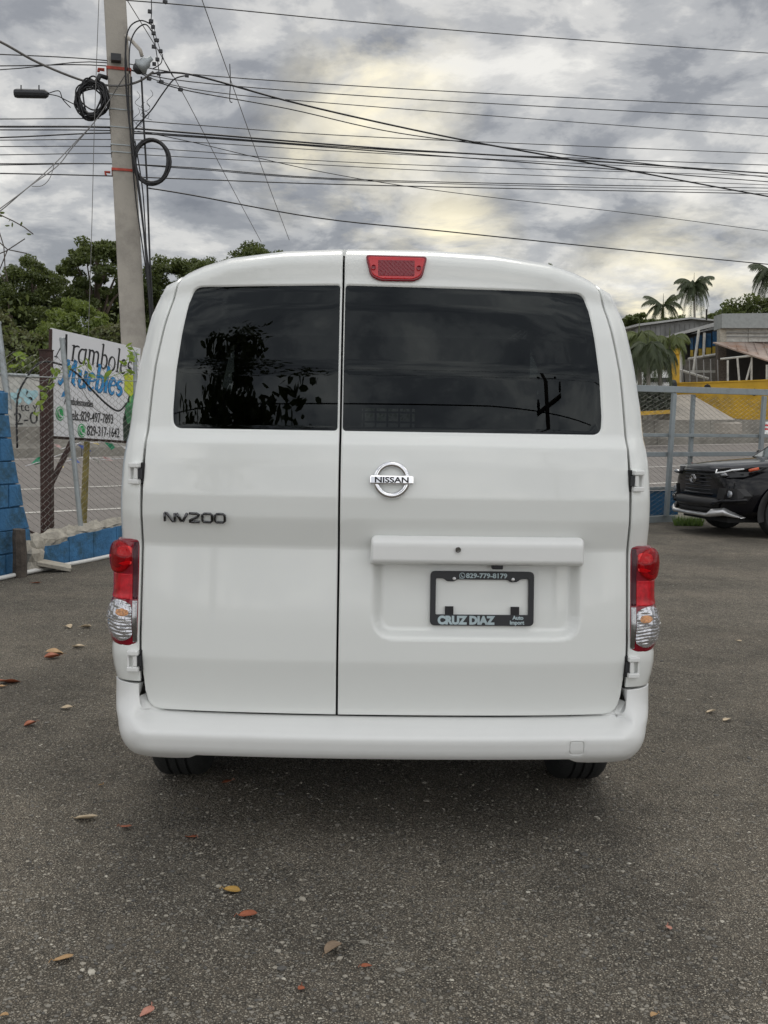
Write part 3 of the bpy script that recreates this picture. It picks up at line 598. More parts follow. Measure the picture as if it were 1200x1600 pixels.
# handle garnish bar
def flat_at(x, z, dn=0):
    e = 1e-3; p = body(np.array([x]), np.array([z]))[0]; a = body(np.array([x+e]), np.array([z]))[0]-p; b = body(np.array([x]), np.array([z+e]))[0]-p; n = np.cross(a, b); n /= np.linalg.norm(n)
    return Vector(p+n*dn), Vector(a).normalized(), Vector(b).normalized(), Vector(n)
gb = tab([(.85, .115), (.893, .088), (.898, .066), (.905, .055), (.962, .058), (.972, .066), (.982, .088), (1.0, .11)], .0025)
garn = panel('handle_garnish', rounded([(-.052, .892), (.616, .892), (.614, .984), (-.048, .984)], [.006, .006, .02, .02]), lambda s, z: np.stack([s, gb(z)+.018*(np.abs(s)/.6)**2+.03*np.clip((np.abs(s-.282)-.322)/.012, 0, 1)**2, z], -1), M['paint2'], van, sp=.009, roll=.003, skirt=.03, rows=(.905, .962, .898))
lk = MB(); lk.lathe([(.0085, 0), (.0085, .004), (.0055, .004), (.0055, -.006)], frame(Vector((.219, .0565, .945)), (1, 0, 0), (0, 0, 1)), 16); lk.build('lock', M['dkchrome'], garn, smooth=False)
cm = MB(); cm.box((.345, .10, .889), (.034, .03, .014)); cm.build('reversing_camera', M['blackpl'], van, bevel=.003)
# number plate frame
pc, pX, pZ, pN = flat_at(.304, .787, -.030+.006)
PM = frame(pc, pX, pZ)
def on(Mx, x, y, z=0): return Mx @ Vector((x, y, z))
pf = MB(); hw, hh = .163, .085
oo = rounded([(-hw, -hh), (hw, -hh), (hw, hh), (-hw, hh)], .016, 5)
ii = rounded([(-hw+.017, -hh+.034), (hw-.017, -hh+.034), (hw-.017, hh-.023), (hw-.042, hh-.023), (hw-.055, hh-.033), (hw-.075, hh-.033), (hw-.083, hh-.026), (-hw+.083, hh-.026), (-hw+.075, hh-.032), (-hw+.052, hh-.032), (-hw+.040, hh-.023), (-hw+.017, hh-.023)], .004, 2)
def PMf(s, z): return np.stack([pc.x+pX.x*s+pZ.x*z, pc.y+pX.y*s+pZ.y*z, pc.z+pX.z*s+pZ.z*z], -1)
plate = panel('plate_frame', oo, PMf, M['blackpl'], van, holes=[ii], sp=.012, roll=.002, skirt=.008, offn=.006)
for x in (-.103, .104): 
    b_ = MB(); b_.hexa([on(PM, x-.013, -.052, -.004), on(PM, x+.013, -.052, -.004), on(PM, x+.013, -.0255, -.004), on(PM, x-.013, -.0255, -.004)], pN*.008); b_.build('plate_pad', M['black'], plate)
for x, y in ((-.089, .0615), (.096, .0605)):
    b_ = MB(); b_.lathe([(.0052, .005), (.0052, .0085), (.002, .0095)], PM @ Matrix.Translation((x, y, 0)), 12); b_.build('plate_screw', M['silver'], plate)
place_text('lettering', text_mesh('829-779-8179', .0205, .0006, 1.12, fat=.0006), M['platetext'], plate, PM @ Matrix.Translation((-.052, .0645, .0068)))
rg = MB(); rg.tube([on(PM, -.064+.0085*math.cos(a), .0712+.0085*math.sin(a), .007) for a in np.linspace(0, 2*PI, 24, endpoint=False)], .0011, 5, closed=True); rg.tube([on(PM, -.0675, .075, .007), on(PM, -.0665, .0705, .007), on(PM, -.063, .0675, .007), on(PM, -.060, .0668, .007)], .0015, 5); rg.tube([on(PM, -.0705, .066, .007), on(PM, -.0725, .0625, .007), on(PM, -.068, .0638, .007)], .0011, 5)
rg.build('phone_symbol', M['platetext'], plate)
place_text('lettering', text_mesh('CRUZ DIAZ', .034, .0006, .97, fat=.0022, spacing=1.02), M['platetext'], plate, PM @ Matrix.Translation((-.139, -.0795, .0068)))
place_text('lettering', text_mesh('Auto', .0165, .0006, 1.0, fat=.0006), M['platetext'], plate, PM @ Matrix.Translation((.096, -.0645, .0068)))
place_text('lettering', text_mesh('Import', .0165, .0006, .98, fat=.0006), M['platetext'], plate, PM @ Matrix.Translation((.087, -.0798, .0068)))
sf = MB()
def serif(x, y, w): sf.hexa([on(PM, x-w/2, y-.0011, .0062), on(PM, x+w/2, y-.0011, .0062), on(PM, x+w/2, y+.0011, .0062), on(PM, x-w/2, y+.0011, .0062)], pN*.0013)
# badge
bc, bX, bZ, bN = flat_at(.013, 1.153, .004); BM = frame(bc, bX, bZ)
bd = MB()
prof_pts = []
ring = []
for i in range(56):
    a = 2*PI*i/56; ring.append(on(BM, .050*math.cos(a), .050*math.sin(a), .006))
vs_ = []; ncs = 8
for i in range(56):
    a = 2*PI*i/56
    for j in range(ncs):
        g = 2*PI*j/ncs; rr_ = .0485+.0095*math.cos(g); vs_.append(on(BM, rr_*math.cos(a), rr_*math.sin(a), .004+.006*math.sin(g)))
bd.add(vs_, [(i*ncs+j, ((i+1) % 56)*ncs+j, ((i+1) % 56)*ncs+(j+1) % ncs, i*ncs+(j+1) % ncs) for i in range(56) for j in range(ncs)])
badge = bd.build('badge', M['chrome'], van, smooth=True)
bb = MB(); bb.hexa([on(BM, -.067, -.0135, .004), on(BM, .067, -.0135, .004), on(BM, .067, .0135, .004), on(BM, -.067, .0135, .004)], bN*.0105); bb.build('badge_bar', M['chrome'], badge, bevel=.004)
place_text('lettering', text_mesh('NISSAN', .0235, .0008, 1.33, fat=.0007, align='CENTER'), M['black'], badge, BM @ Matrix.Translation((0, -.0082, .0148)))
nc, nX, nZ, nN = flat_at(-.591, 1.030, .003); NM = frame(nc, nX, nZ)
# NV200 letters as chunky chrome strokes
def strokes(Mx, lines, w, h, dep):
    m_ = MB()
    for pts, cl in lines: m_.tube([on(Mx, p[0]*w, p[1]*h, .003) for p in pts], dep, 6, closed=cl)
    return m_
L5 = [([(0, 0), (0, 1)], 0), ([(0, 1), (.15, 1), (.62, 0), (.8, 0)], 0), ([(.8, 0), (.8, 1)], 0),
      ([(.95, 1), (1.3, 0), (1.42, 0), (1.78, 1)], 0), ([(1.95, 1), (2.55, 1), (2.72, .85), (2.6, .6), (1.95, .12), (1.95, 0), (2.75, 0)], 0)]
for x_ in (2.98, 3.98): L5.append(([(x_+.12, 0), (x_+.62, 0), (x_+.76, .16), (x_+.76, .84), (x_+.64, 1), (x_+.14, 1), (x_, .84), (x_, .16)], 1))
nvm = strokes(NM @ Matrix.Translation((-.094, -.0145, 0)), L5, .0398, .0265, .0043); nv = nvm.build('model_badge', pm('smoked_chrome', (.10, .10, .105), .1, metal=1, var=.05), van, smooth=True)
# high brake lamp
hp = rounded([(-.078, 1.858), (-.062, 1.790), (-.03, 1.777), (.075, 1.777), (.103, 1.789), (.118, 1.856)], [.012, .03, .01, .01, .03, .012])
hb_ = panel('high_brake_lamp', hp, lambda s, z: np.stack([s, .243+(z-1.79)*.06, z], -1), M['deepred'], van, sp=.01, roll=.004, skirt=.05, offn=.004)
def scl(p, c, a, b): return [(c[0]+(x-c[0])*a, c[1]+(z-c[1])*b) for x, z in p]
hmap = lambda s, z: np.stack([s, .243+(z-1.79)*.06, z], -1)
panel('lens_face', scl(hp, (.02, 1.817), .93, .86), hmap, pm('bright_red_lens', (.62, .005, .015), .15, var=.06, coat=.5), hb_, sp=.01, roll=.003, skirt=.002, offn=.0065)
panel('lens_grid', [(-.038, 1.792), (.078, 1.792), (.078, 1.842), (-.038, 1.842)], hmap, M['deepred'], hb_, sp=.0045, roll=.0015, skirt=.001, offn=.0072, off=lambda s, z: .00035*np.sin(s*900)*np.sin(z*900))
for x in (-.052, .091):
    b_ = MB(); b_.lathe([(.0075, 0), (.0075, .003), (.003, .001)], frame(Vector((x, .232, 1.818)), (1, 0, 0), (0, .06, 1)), 12); b_.build('lens_screw', M['deepred'], hb_)
# wheels
def wheel(x, y, r=.31, w=.185, parent=van, rimmat=None):
    Mx = Matrix.Translation((x, y, r-.004)) @ Matrix.Rotation(PI/2, 4, 'Y'); t = MB(); h = w/2
    t.lathe([(r*.62, -h*.9), (r*.80, -h), (r*.94, -h*.97), (r*.985, -h*.82), (r, -h*.6), (r, -h*.42), (r-.008, -h*.40), (r-.008, -h*.33), (r, -h*.31), (r, -h*.05), (r-.008, -h*.04), (r-.008, h*.04), (r, h*.05), (r, h*.31), (r-.008, h*.33), (r-.008, h*.40), (r, h*.42), (r, h*.6), (r*.985, h*.82), (r*.94, h*.97), (r*.80, h), (r*.62, h*.9)], Mx, 40)
    wl = t.build('wheel', M['rubber'], parent, smooth=True, auto=35)
    q = MB(); q.lathe([(r*.63, -h*.8), (r*.60, -h*.5), (r*.2, -h*.3), (r*.2, h*.3), (r*.60, h*.5), (r*.63, h*.8)], Mx, 24)
    for k in range(5):
        a = 2*PI*k/5
        for sd in (-1, 1): q.box(Mx @ Vector((r*.38*math.cos(a), r*.38*math.sin(a), sd*h*.62)), (.03, .07, r*.5), rot=(Matrix.Rotation(PI/2, 3, 'Y') @ Matrix.Rotation(a, 3, 'Z') @ Matrix.Rotation(PI/2, 3, 'Y')))
    q.build('rim', rimmat or M['silver'], wl); return wl
for x in (-.735, .735):
    for y in (.80, 3.55): wheel(x, y)
ax = MB(); ax.tube([(-.66, .8, .30), (.66, .8, .30)], .035, 8); ax.build('rear_axle', M['gap'], van)
# ==== PART TWO ====
# ------------------------------------------------------------------ left side: blue wall, kerb wall, fence, sign
def lerp(a, b, t): return a+(b-a)*t
WA = Vector((-3.28, 8.74, 0)); WB = Vector((-2.75, 10.35, 0)); WD = (WB-WA).normalized(); WN = Vector((WD.y, -WD.x, 0))   # WN points to the yard
# painted block wall: one block thick, courses of 0.2 m
bw = empty('block_wall', tuple(WA-WD*2.4), 0, 'tall blue painted concrete block wall with broken toothed end at left edge', 'wall')
def rel(v): return Vector(v)-(WA-WD*2.4)
blk_meshes = {}
def block_mesh(L, H, T, k, te=0):
    key = (round(L, 2), k, round(te, 3))
    if key in blk_meshes: return blk_meshes[key]
    m_ = MB(); j = lambda: rnd.uniform(-.004, .004)
    c = WD*(L/2)+WN*0
    q = [Vector((0, 0, 0)), WD*L, WD*(L+te*.85)+Vector((0, 0, H)), Vector((0, 0, H))]
    b_ = .006; q = [v+WD*(j()) + Vector((0, 0, j())) for v in q]
    inn = [v+((c+Vector((0, 0, H/2)))-v).normalized()*b_*1.6+WN*b_ for v in q]
    bk = [v-WN*T for v in q]
    m_.add(q+inn+bk, [(4, 5, 6, 7), (0, 1, 5, 4), (1, 2, 6, 5), (2, 3, 7, 6), (3, 0, 4, 7), (1, 0, 8, 9), (2, 1, 9, 10), (3, 2, 10, 11), (0, 3, 11, 8), (11, 10, 9, 8)])
    me = bpy.data.meshes.new('block'); me.from_pydata(m_.v, [], m_.f); me.materials.append(M['blue']); 
    import bmesh
    bm = bmesh.new(); bm.from_mesh(me); bmesh.ops.recalc_face_normals(bm, faces=bm.faces); bm.to_mesh(me); bm.free()
    blk_meshes[key] = me; return me
end_off = [.46, .42, .38, .30, .25, .20, .15, .12]
for r_ in range(8):
    s0 = 2.4+end_off[r_]; z_ = r_*.2; p = s0; first = True
    while p > 0:
        L = (.2 if r_ % 2 else .4) if first else .4; fst = first; first = False; L = min(L, p)
        top_end = (end_off[min(r_+1, 7)]-end_off[r_]) if fst else 0
        o = link('block', block_mesh(L-.010, .190, .15, rnd.randint(0, 2), top_end), bw); o.location = tuple(WD*(p-L)+Vector((0, 0, z_))+WN*rnd.uniform(-.006, .006)); p -= L
# mortar core just behind the face, ragged end
mb = MB(); 
prev = None
for r_ in range(8):
    q0 = rel(WA-WD*2.4-WN*.02+Vector((0, 0, r_*.2))); L = 2.4+end_off[min(r_+1, 7)]-.03
    mb.hexa([q0, q0+WD*L, q0+WD*L+Vector((0, 0, .2)), q0+Vector((0, 0, .2))], -WN*.12)
mb.build('mortar', M['blue'], bw)
# low kerb wall with rough mortar top
def rough_box(name, A, B, z0, z1a, z1b, T, mat, parent, amp, nseg=40, nz=6, nt_=5):
    vs, fs = [], []; A = Vector(A); B = Vector(B); d = (B-A); n = Vector((d.y, -d.x, 0)).normalized(); ring = []
    prof = [(0, t/nz) for t in range(nz+1)]+[(t/nt_, 1) for t in range(1, nt_+1)]+[(1, 1-t/nz) for t in range(1, nz+1)]
    for i in range(nseg+1):
        t = i/nseg; base = A+d*t; h = lerp(z1a, z1b, t)
        for (a, b) in prof:
            v = base-n*T*a+Vector((0, 0, z0+(h-z0)*b)); w = amp*(b > .3)
            v += Vector((rnd.uniform(-w, w), rnd.uniform(-w, w), rnd.uniform(-w, w)*1.3 - (w*1.5 if a in (0, 1) and b == 1 else 0))); vs.append(v)
    k = len(prof); fs = [(i*k+j, (i+1)*k+j, (i+1)*k+j+1, i*k+j+1) for i in range(nseg) for j in range(k-1)]; fs += [tuple(range(k)), tuple(nseg*k+j for j in range(k-1, -1, -1))]
    m_ = MB(); m_.add(vs, fs); return m_.build(name, mat, parent)
KA = WA+WD*.38; KB = WA+WD*3.3
kw = empty('kerb_wall', tuple(KA), 0, 'low blue wall with rough unpainted mortar top under the chain link fence', 'wall')
def krel(v): return Vector(v)-KA
m_ = rough_box('mortar_cap', krel(KA-WN*.01), krel(KB-WN*.01), 0, .30, .40, .24, M['mortar'], kw, .018)
p = 0.17; i = 0
while p < 2.8:
    L = .39; h0 = .235+.12*(p/2.9)-.03*(i == 0); m2 = MB(); q = [krel(KA+WD*p), krel(KA+WD*(p+L)), krel(KA+WD*(p+L)+Vector((0, 0, h0+.015))), krel(KA+WD*(p+L*.55)+Vector((0, 0, h0+rnd.uniform(-.01, .02)))), krel(KA+WD*p+Vector((0, 0, h0)))]
    m2.prism([v+WN*.012 for v in q], -WN*.1); m2.build('block', M['blue'], kw); p += L+.008; i += 1
# mortar lump at the broken end
ml = MB()
def rock(c, r, n=3, sq=(1, 1, 1), seed=0):
    import bmesh
    bm = bmesh.new(); bmesh.ops.create_icosphere(bm, subdivisions=n, radius=1); rr = random.Random(seed)
    ph = [rr.uniform(0, 6) for _ in range(6)]
    for v in bm.verts:
        p_ = v.co; k = 1+.12*math.sin(4*p_.x+ph[0])+.12*math.sin(5*p_.y+ph[1])+.1*math.sin(6*p_.z+ph[2])+rr.uniform(-.05, .05)
        v.co = Vector((p_.x*k*r*sq[0], p_.y*k*r*sq[1], p_.z*k*r*sq[2]))+Vector(c)
    vs = [tuple(v.co) for v in bm.verts]; fs = [tuple(v.index for v in f.verts) for f in bm.faces]; bm.free(); return vs, fs
for c, r, sd in (((0.02, .02, .1), .13, 1), ((.0, .10, .22), .11, 2), ((-.04, .0, .2), .10, 3), ((.03, -.04, .04), .09, 4)): ml.add(*rock(c, r, 2, (.8, 1, 1), sd))
ml.build('mortar_lump', M['mortar'], kw)
# stake, slab, pipe
st = empty('wooden_stake', tuple(WA+WD*.08+WN*.12), .2, 'short dark weathered stake standing against the blue block wall', 'stake')
sm = MB(); sm.tube([(0, 0, -.02), (.004, 0, .2), (-.004, .003, .36), (.0, 0, .415)], [.062, .060, .056, .053], 9); sm.build('stake_shaft', M['stake'], st)
sl = MB(); sl.box((0, 0, 0), (.30, .17, .035), rot=(Matrix.Rotation(.35, 3, 'Z') @ Matrix.Rotation(.22, 3, 'Y') @ Matrix.Rotation(.1, 3, 'X')))
o = sl.build('concrete_slab', M['mortar'], bevel=.004); o.location = tuple(W(84, 885, 9.15)+Vector((0, 0, .035))); o.location.z = .06; tag(o, 'broken flat piece of concrete lying tilted across the white pipe', 'concrete slab')
pp_ = MB(); pth = []
for t in np.linspace(0, 1, 30):
    q = WA-WD*1.6+WD*(t*5.6)+WN*(.10+.02*math.sin(t*9)); pth.append((q.x, q.y, .022+.004*math.sin(t*23)))
pp_.tube(pth, .020, 8); o = pp_.build('pipe', M['pvc'], smooth=True); tag(o, 'thin white plastic pipe laid on the ground along the blue wall', 'pipe')
# chain link mesh: real wires
def chainlink(P0, D, Wd, H, cell, r, name, mat, parent, zf=None, nside=3, back=Vector((0, 0, 0))):
    D = Vector(D).normalized(); nrm = Vector((D.y, -D.x, 0)); m_ = MB(); n = int(Wd/cell); k = int(H/(cell*.5))
    for i in range(n):
        pts = []
        for j in range(k+1):
            x = i*cell+(cell if (j+i) % 2 else 0); off = nrm*(.004 if j % 2 else -.004)*(1 if i % 2 else -1)
            bow = .008*math.sin(j*.2+i*.13)
            pts.append(Vector(P0)+D*(x*.985)+off+nrm*bow+Vector((0, 0, j*cell*.5+.01*math.sin(i*.4))))
        m_.tube(pts, r, nside, cap=False)
    return m_.build(name, mat, parent)
FA = WA+WD*.05-WN*.16
fence = empty('chain_link_fence', tuple(FA), 0, 'rusty chain link fence leaning above the low blue wall with grey pipe posts', 'fence')
FB = FA+WD*3.25
o = chainlink((0, 0, .34), WD, 3.2, 1.62, .062, .0024, 'wire_mesh', M['wiremesh'], fence); o['kind'] = 'stuff'
FC = Vector((-2.2+.0, 11.75, 0))
def fpost(px0, py0, px1, py1, Y, r, mat, name='fence_post', parent=fence, n=8):
    a = W(px0, py0, Y)-FA; b = W(px1, py1, Y)-FA; t = MB(); t.tube([a, b], r, n); o = t.build(name, mat, parent, smooth=True, auto=50)
    if name != 'fence_post': return o
    c = MB(); c.lathe([(r*1.15, -.01), (r*1.15, .012), (r*.5, .02)], Matrix.Translation(a), 8); c.build('post_cap', mat, o); return o
fpost(97, 530, 127, 832, 10.0, .026, M['galv']); fpost(-4, 505, 14, 640, 9.6, .032, M['galv']); fpost(211, 552, 214, 830, 10.9, .022, M['galv'])
tw = MB(); tw.tube([W(40, 588, 9.7)-FA, W(150, 592, 10.3)-FA, W(215, 596, 10.9)-FA], .004, 4); tw.build('tension_wire', M['galv'], fence)
rp = empty('steel_post', tuple(W(74, 845, 10.6)), .0, 'square rusty brown steel post carrying the left edge of the furniture sign', 'post')
t = MB(); base = W(74, 845, 10.6); top = W(72, 548, 10.6); t.hexa([Vector((-.055, -.05, 0)), Vector((.055, -.05, 0)), Vector((.055, .06, 0)), Vector((-.055, .06, 0))], top-base); t.build('post_shaft', M['rust'], rp, bevel=.004)
t = MB(); t.box(tuple((top-base)+Vector((0, 0, .006))), (.125, .125, .012)); t.build('post_cap', M['rust'], rp)
t = MB(); t.tube([W(78, 760, 10.66)-base, W(112, 690, 10.95)-base], .03, 6); t.build('brace', M['rust'], rp)
t = MB(); t.tube([W(46, 830, 10.0)-base, W(72, 842, 10.55)-base, W(60, 852, 10.3)-base], .012, 5); t.build('bent_bar', M['rust'], rp)
yp = MB(); yp.tube([W(129, 850, 11.6), W(136, 690, 11.6)], [.042, .034], 7); o = yp.build('wooden_post', M['ywood']); tag(o, 'slim yellowish mossy post standing behind the leaning grey fence pipe', 'post')
# sign board
SL = W(76, 512, 10.75); SLb = W(80, 681, 10.75); SRt = W(219, 551, 12.4); SRb = W(217, 690, 12.4)
dx = (SRt-SL); dx2 = dx.normalized(); H = (SL-SLb).length; Wd = dx.length
sgn_ = empty('shop_sign', tuple(SLb), 0, 'white furniture shop sign with black and blue lettering and green leaf print', 'sign')
SM = frame((0, 0, 0), SRb-SLb, Vector((0, 0, 1))); ht = (SL-SLb).z; wdS = (SRb-SLb).length
sb = MB(); q = [SM @ Vector(v) for v in ((0, 0, 0), (wdS, 0, 0), (wdS, ht, 0), (0, ht, 0))]; sb.hexa(q, -(SM.to_3x3() @ Vector((0, 0, .03)))); sb.build('board', M['white'], sgn_)
fr_ = MB()
for a, b in (((0, 0), (wdS, 0)), ((0, 0), (0, ht))): fr_.tube([SM @ Vector((a[0]-.01, a[1]-.01, -.02)), SM @ Vector((b[0]-.01, b[1]-.01, -.02))], .018, 4)
fr_.build('board_frame', M['rust'], sgn_)
def stext(txt, size, x, y, mat, sx=1, shear=0, fat=0, z=.004, rot=0, name='lettering', sp_=1.0):
    return place_text(name, text_mesh(txt, size, .0015, sx, shear, fat, spacing=sp_), mat, sgn_, SM @ Matrix.Translation((x, y, z)) @ Matrix.Rotation(rot, 4, 'Z'))
k = ht/1.16
# calligraphic title built from thick and thin strokes
def glyph(m_, pts, ws, Mx, x0, y0, s, sl=.22):     # ribbon with changing width and some depth
    P = []; n = len(pts)
    for i, (x, y) in enumerate(pts): P.append(Vector((x0+(x+sl*y)*s, y0+y*s, 0)))
    L, R_s = [], []
    for i in range(n):
        t = (P[min(i+1, n-1)]-P[max(i-1, 0)]).normalized(); nn = Vector((-t.y, t.x, 0)); w = ws[i]*s/2 if isinstance(ws, (list, tuple)) else ws*s/2; L.append(P[i]+nn*w); R_s.append(P[i]-nn*w)
    vs = [Mx @ (v+Vector((0, 0, .004))) for v in R_s+L]+[Mx @ (v+Vector((0, 0, .001))) for v in R_s+L]
    fs = [(i, i+1, n+i+1, n+i) for i in range(n-1)]+[(i+1, i, 2*n+i, 2*n+i+1) for i in range(n-1)]+[(n+i, n+i+1, 3*n+i+1, 3*n+i) for i in range(n-1)]
    m_.add(vs, fs)
def arc(cx, cy, rx, ry, a0, a1, n=10): return [(cx+rx*math.cos(math.radians(a0+(a1-a0)*i/n)), cy+ry*math.sin(math.radians(a0+(a1-a0)*i/n))) for i in range(n+1)]
def smooth_w(n, a, b): return [a+(b-a)*math.sin(PI*i/(n-1)) for i in range(n)]
TH, TN = .155, .05
def ltr(ch):
    A = []
    def s_(p, w): A.append((p, w))
    if ch == 'A': s_([(-.10, 0), (.45, 1.42)], [TN*1.1]*2); s_([(.42, 1.45), (.60, .05)], [TH*1.15]*2); s_([(.1, .5), (.5, .5)], [TN]*2); s_([(-.2, .02), (.04, .02)], [TN]*2); s_([(.46, .02), (.78, .02)], [TN]*2); wd = .92
    elif ch == 'r': s_([(.12, 0), (.12, .95)], [TH]*2); s_([(-.02, .9), (.14, .95)], [TN]*2); s_(arc(.38, .66, .26, .28, 170, 60), smooth_w(11, TN, .1)); s_([(0, .02), (.26, .02)], [TN]*2); wd = .5
    elif ch == 'a': s_(arc(.26, .42, .24, .42, 60, 330, 16), smooth_w(17, TN, TH)); s_([(.50, .92), (.47, .12), (.58, .02), (.66, .1)], [TH, TH, TH*.7, TN]); s_([(.3, .84), (.52, .88)], [TN*1.4]*2); wd = .68
    elif ch == 'm':
        s_([(.1, 0), (.1, .95)], [TH]*2); s_([(-.02, .9), (.1, .95)], [TN]*2)
        for x in (.42, .76): s_(arc(x-.16, .68, .17, .24, 175, 20, 8)+[(x, .05)], [TN, TN, TN, .08, .1, .12, TH, TH, TH, TH]); 
        s_([(.70, .02), (.9, .02)], [TN]*2); wd = .96
    elif ch == 'b': s_([(.1, .02), (.1, 1.5)], [TH]*2); s_([(-.04, 1.45), (.1, 1.5)], [TN]*2); s_(arc(.28, .43, .22, .43, 140, -150, 16), smooth_w(17, TN, TH)); wd = .62
    elif ch == 'o': s_(arc(.28, .43, .24, .43, 90, 450, 20), [TH*.35+TH*.65*abs(math.sin(2*PI*i/20+.3)) for i in range(21)]); wd = .64
    elif ch == 'l': s_([(.12, .02), (.12, 1.5)], [TH]*2); s_([(-.02, 1.45), (.12, 1.5)], [TN]*2); s_([(.0, .02), (.26, .02)], [TN]*2); wd = .32
    elif ch == 'e': s_([(.06, .45), (.46, .52)], [TN]*2); s_(arc(.27, .43, .22, .43, 12, 320, 18), smooth_w(19, TN*1.3, TH)); wd = .56
    elif ch == 's': s_(arc(.24, .64, .17, .21, 20, 250, 10)+arc(.22, .22, .19, .22, 70, -160, 10), [TN]*3+[.1]*4+[TH]*9+[.1]*3+[TN]*3); wd = .5
    elif ch == 'u': s_([(.06, .95), (.08, .3)]+arc(.25, .24, .18, .22, 180, 350, 8)+[(.45, .95)], [TH, TH]+[.1]*9+[TH]); s_([(.45, .95), (.45, .1), (.56, .02)], [TH, TH, TN]); wd = .64
    elif ch == 'M': s_([(-.25, .1), (-.1, 0), (.05, .25), (.18, 1.3)], [.12]*4); s_([(.18, 1.35), (.32, .3)], [TH]*2); s_([(.32, .3), (.66, 1.4)], [.09]*2); s_([(.66, 1.4), (.68, .2), (.85, .05)], [TH, TH, .1]); wd = 1.0
    elif ch == 'B': s_([(.1, .02), (.14, 1.5)], [TH]*2)
    return A, wd
def script(word, x0, y0, s, mat, Mx, parent, boost=1.0, hx=.8, sl=.24, spc=1.0):
    m_ = MB(); x = x0
    for ch in word:
        A, wd = ltr(ch)
        for p, w in A: glyph(m_, [(a*hx, b) for a, b in p], [v*boost for v in (w if isinstance(w, (list, tuple)) else [w]*len(p))], Mx, x, y0, s, sl)
        x += wd*s*hx*spc
    return m_.build('lettering', mat, parent)
MT = SM @ Matrix.Rotation(-.035, 4, 'Z')
KX = wdS/2.3
script('Aramboles', .07*KX, ht*.74, .185, M['black'], MT, sgn_, 1.0, 1.85*KX, .14)
MT2 = SM @ Matrix.Rotation(-.03, 4, 'Z') @ Matrix.Translation((0, 0, -.0012))
script('Muebles', .20*KX, ht*.50, .20, M['signnavy'], MT2, sgn_, 2.0, 1.85*KX, .2)
script('Muebles', .195*KX, ht*.503, .20, M['signblue'], SM @ Matrix.Rotation(-.03, 4, 'Z') @ Matrix.Translation((0, 0, .003)), sgn_, 1.5, 1.85*KX, .2)
stext('Arambolesmuebles', .115, .28*KX, ht*.31, M['black'], .80*KX, .2)
stext('Cels.:829-497-7893', .155, .36*KX, ht*.165, M['black'], .97*KX, 0, .001)
stext('829-317-1642', .155, .85*KX, ht*.03, M['black'], 1.0*KX, 0, .001)
for x, y in ((.19*KX, ht*.215), (.72*KX, ht*.07)):
    c = MB(); c.lathe([(.075, .002), (.075, .005)], SM @ Matrix.Translation((x, y, 0)), 20); ci = c.build('phone_symbol', M['signgreen'], sgn_)
    c = MB(); c.tube([SM @ Vector((x-.03, y+.03, .007)), SM @ Vector((x-.022, y-.005, .007)), SM @ Vector((x+.002, y-.028, .007)), SM @ Vector((x+.03, y-.03, .007))], .009, 5); c.tube([SM @ Vector((x+.06*math.cos(a), y+.06*math.sin(a), .006)) for a in np.linspace(0, 2*PI, 18, endpoint=False)], .005, 4, closed=True); c.build('handset', M['white'], ci)
for x, y, r, w in ((.20, .40, .03, .25), (.24, .43, .02, -.3)):
    c = MB(); c.prism([SM @ Vector(v) for v in ((x-.04, ht*y-.03, .002), (x+.02, ht*y-.02, .002), (x+.03, ht*y+.05, .002), (x-.01, ht*y+.02, .002))], SM.to_3x3() @ Vector((0, 0, .002))); c.build('leaf_emblem', M['signblue'] if w > 0 else M['orange'], sgn_)
c = MB(); c.prism([SM @ Vector((a*wdS, b*ht, .002)) for a, b in ((.80, .70), (.98, .70), (.98, .52), (.90, .45), (.80, .52))], SM.to_3x3() @ Vector((0, 0, .003))); c.build('yellow_print', M['yellowp'], sgn_)
c = MB()
for a, b, r in ((.93, .40, .10), (.99, .30, .09), (.86, .27, .08), (.93, .18, .09), (.84, .36, .05), (.98, .15, .07), (.90, .10, .06), (.99, .48, .07)):
    pts = []
    for i in range(14): g = 2*PI*i/14; rr_ = r*ht*(1+.18*math.sin(3*g+a*30)); pts.append(SM @ Vector((min(a*wdS+rr_*math.cos(g), wdS+.03), b*ht+rr_*math.sin(g), .004+.002*r*10+a*.004)))
    c.prism(pts, SM.to_3x3() @ Vector((0, 0, .002)))
c.build('leaf_print', M['cabbage'], sgn_)
c = MB()
for a, b, r in ((.99, .62, .05), (.955, .57, .03), (.88, .43, .035)): c.prism([SM @ Vector((min(a*wdS+r*ht*math.cos(g), wdS+.04), b*ht+r*ht*1.4*math.sin(g), .009)) for g in np.linspace(0, 2*PI, 9, endpoint=False)], SM.to_3x3() @ Vector((0, 0, .002)))
c.build('leaf_print', M['palegreen'], sgn_)
c = MB(); c.prism([SM @ Vector((a*wdS, b*ht, .0015)) for a, b in ((.86, .49), (1.0, .56), (1.0, .0), (.80, .0), (.79, .22))], SM.to_3x3() @ Vector((0, 0, .002))); c.build('dark_print', pm('dark_green_print', (.015, .035, .02), .6), sgn_)
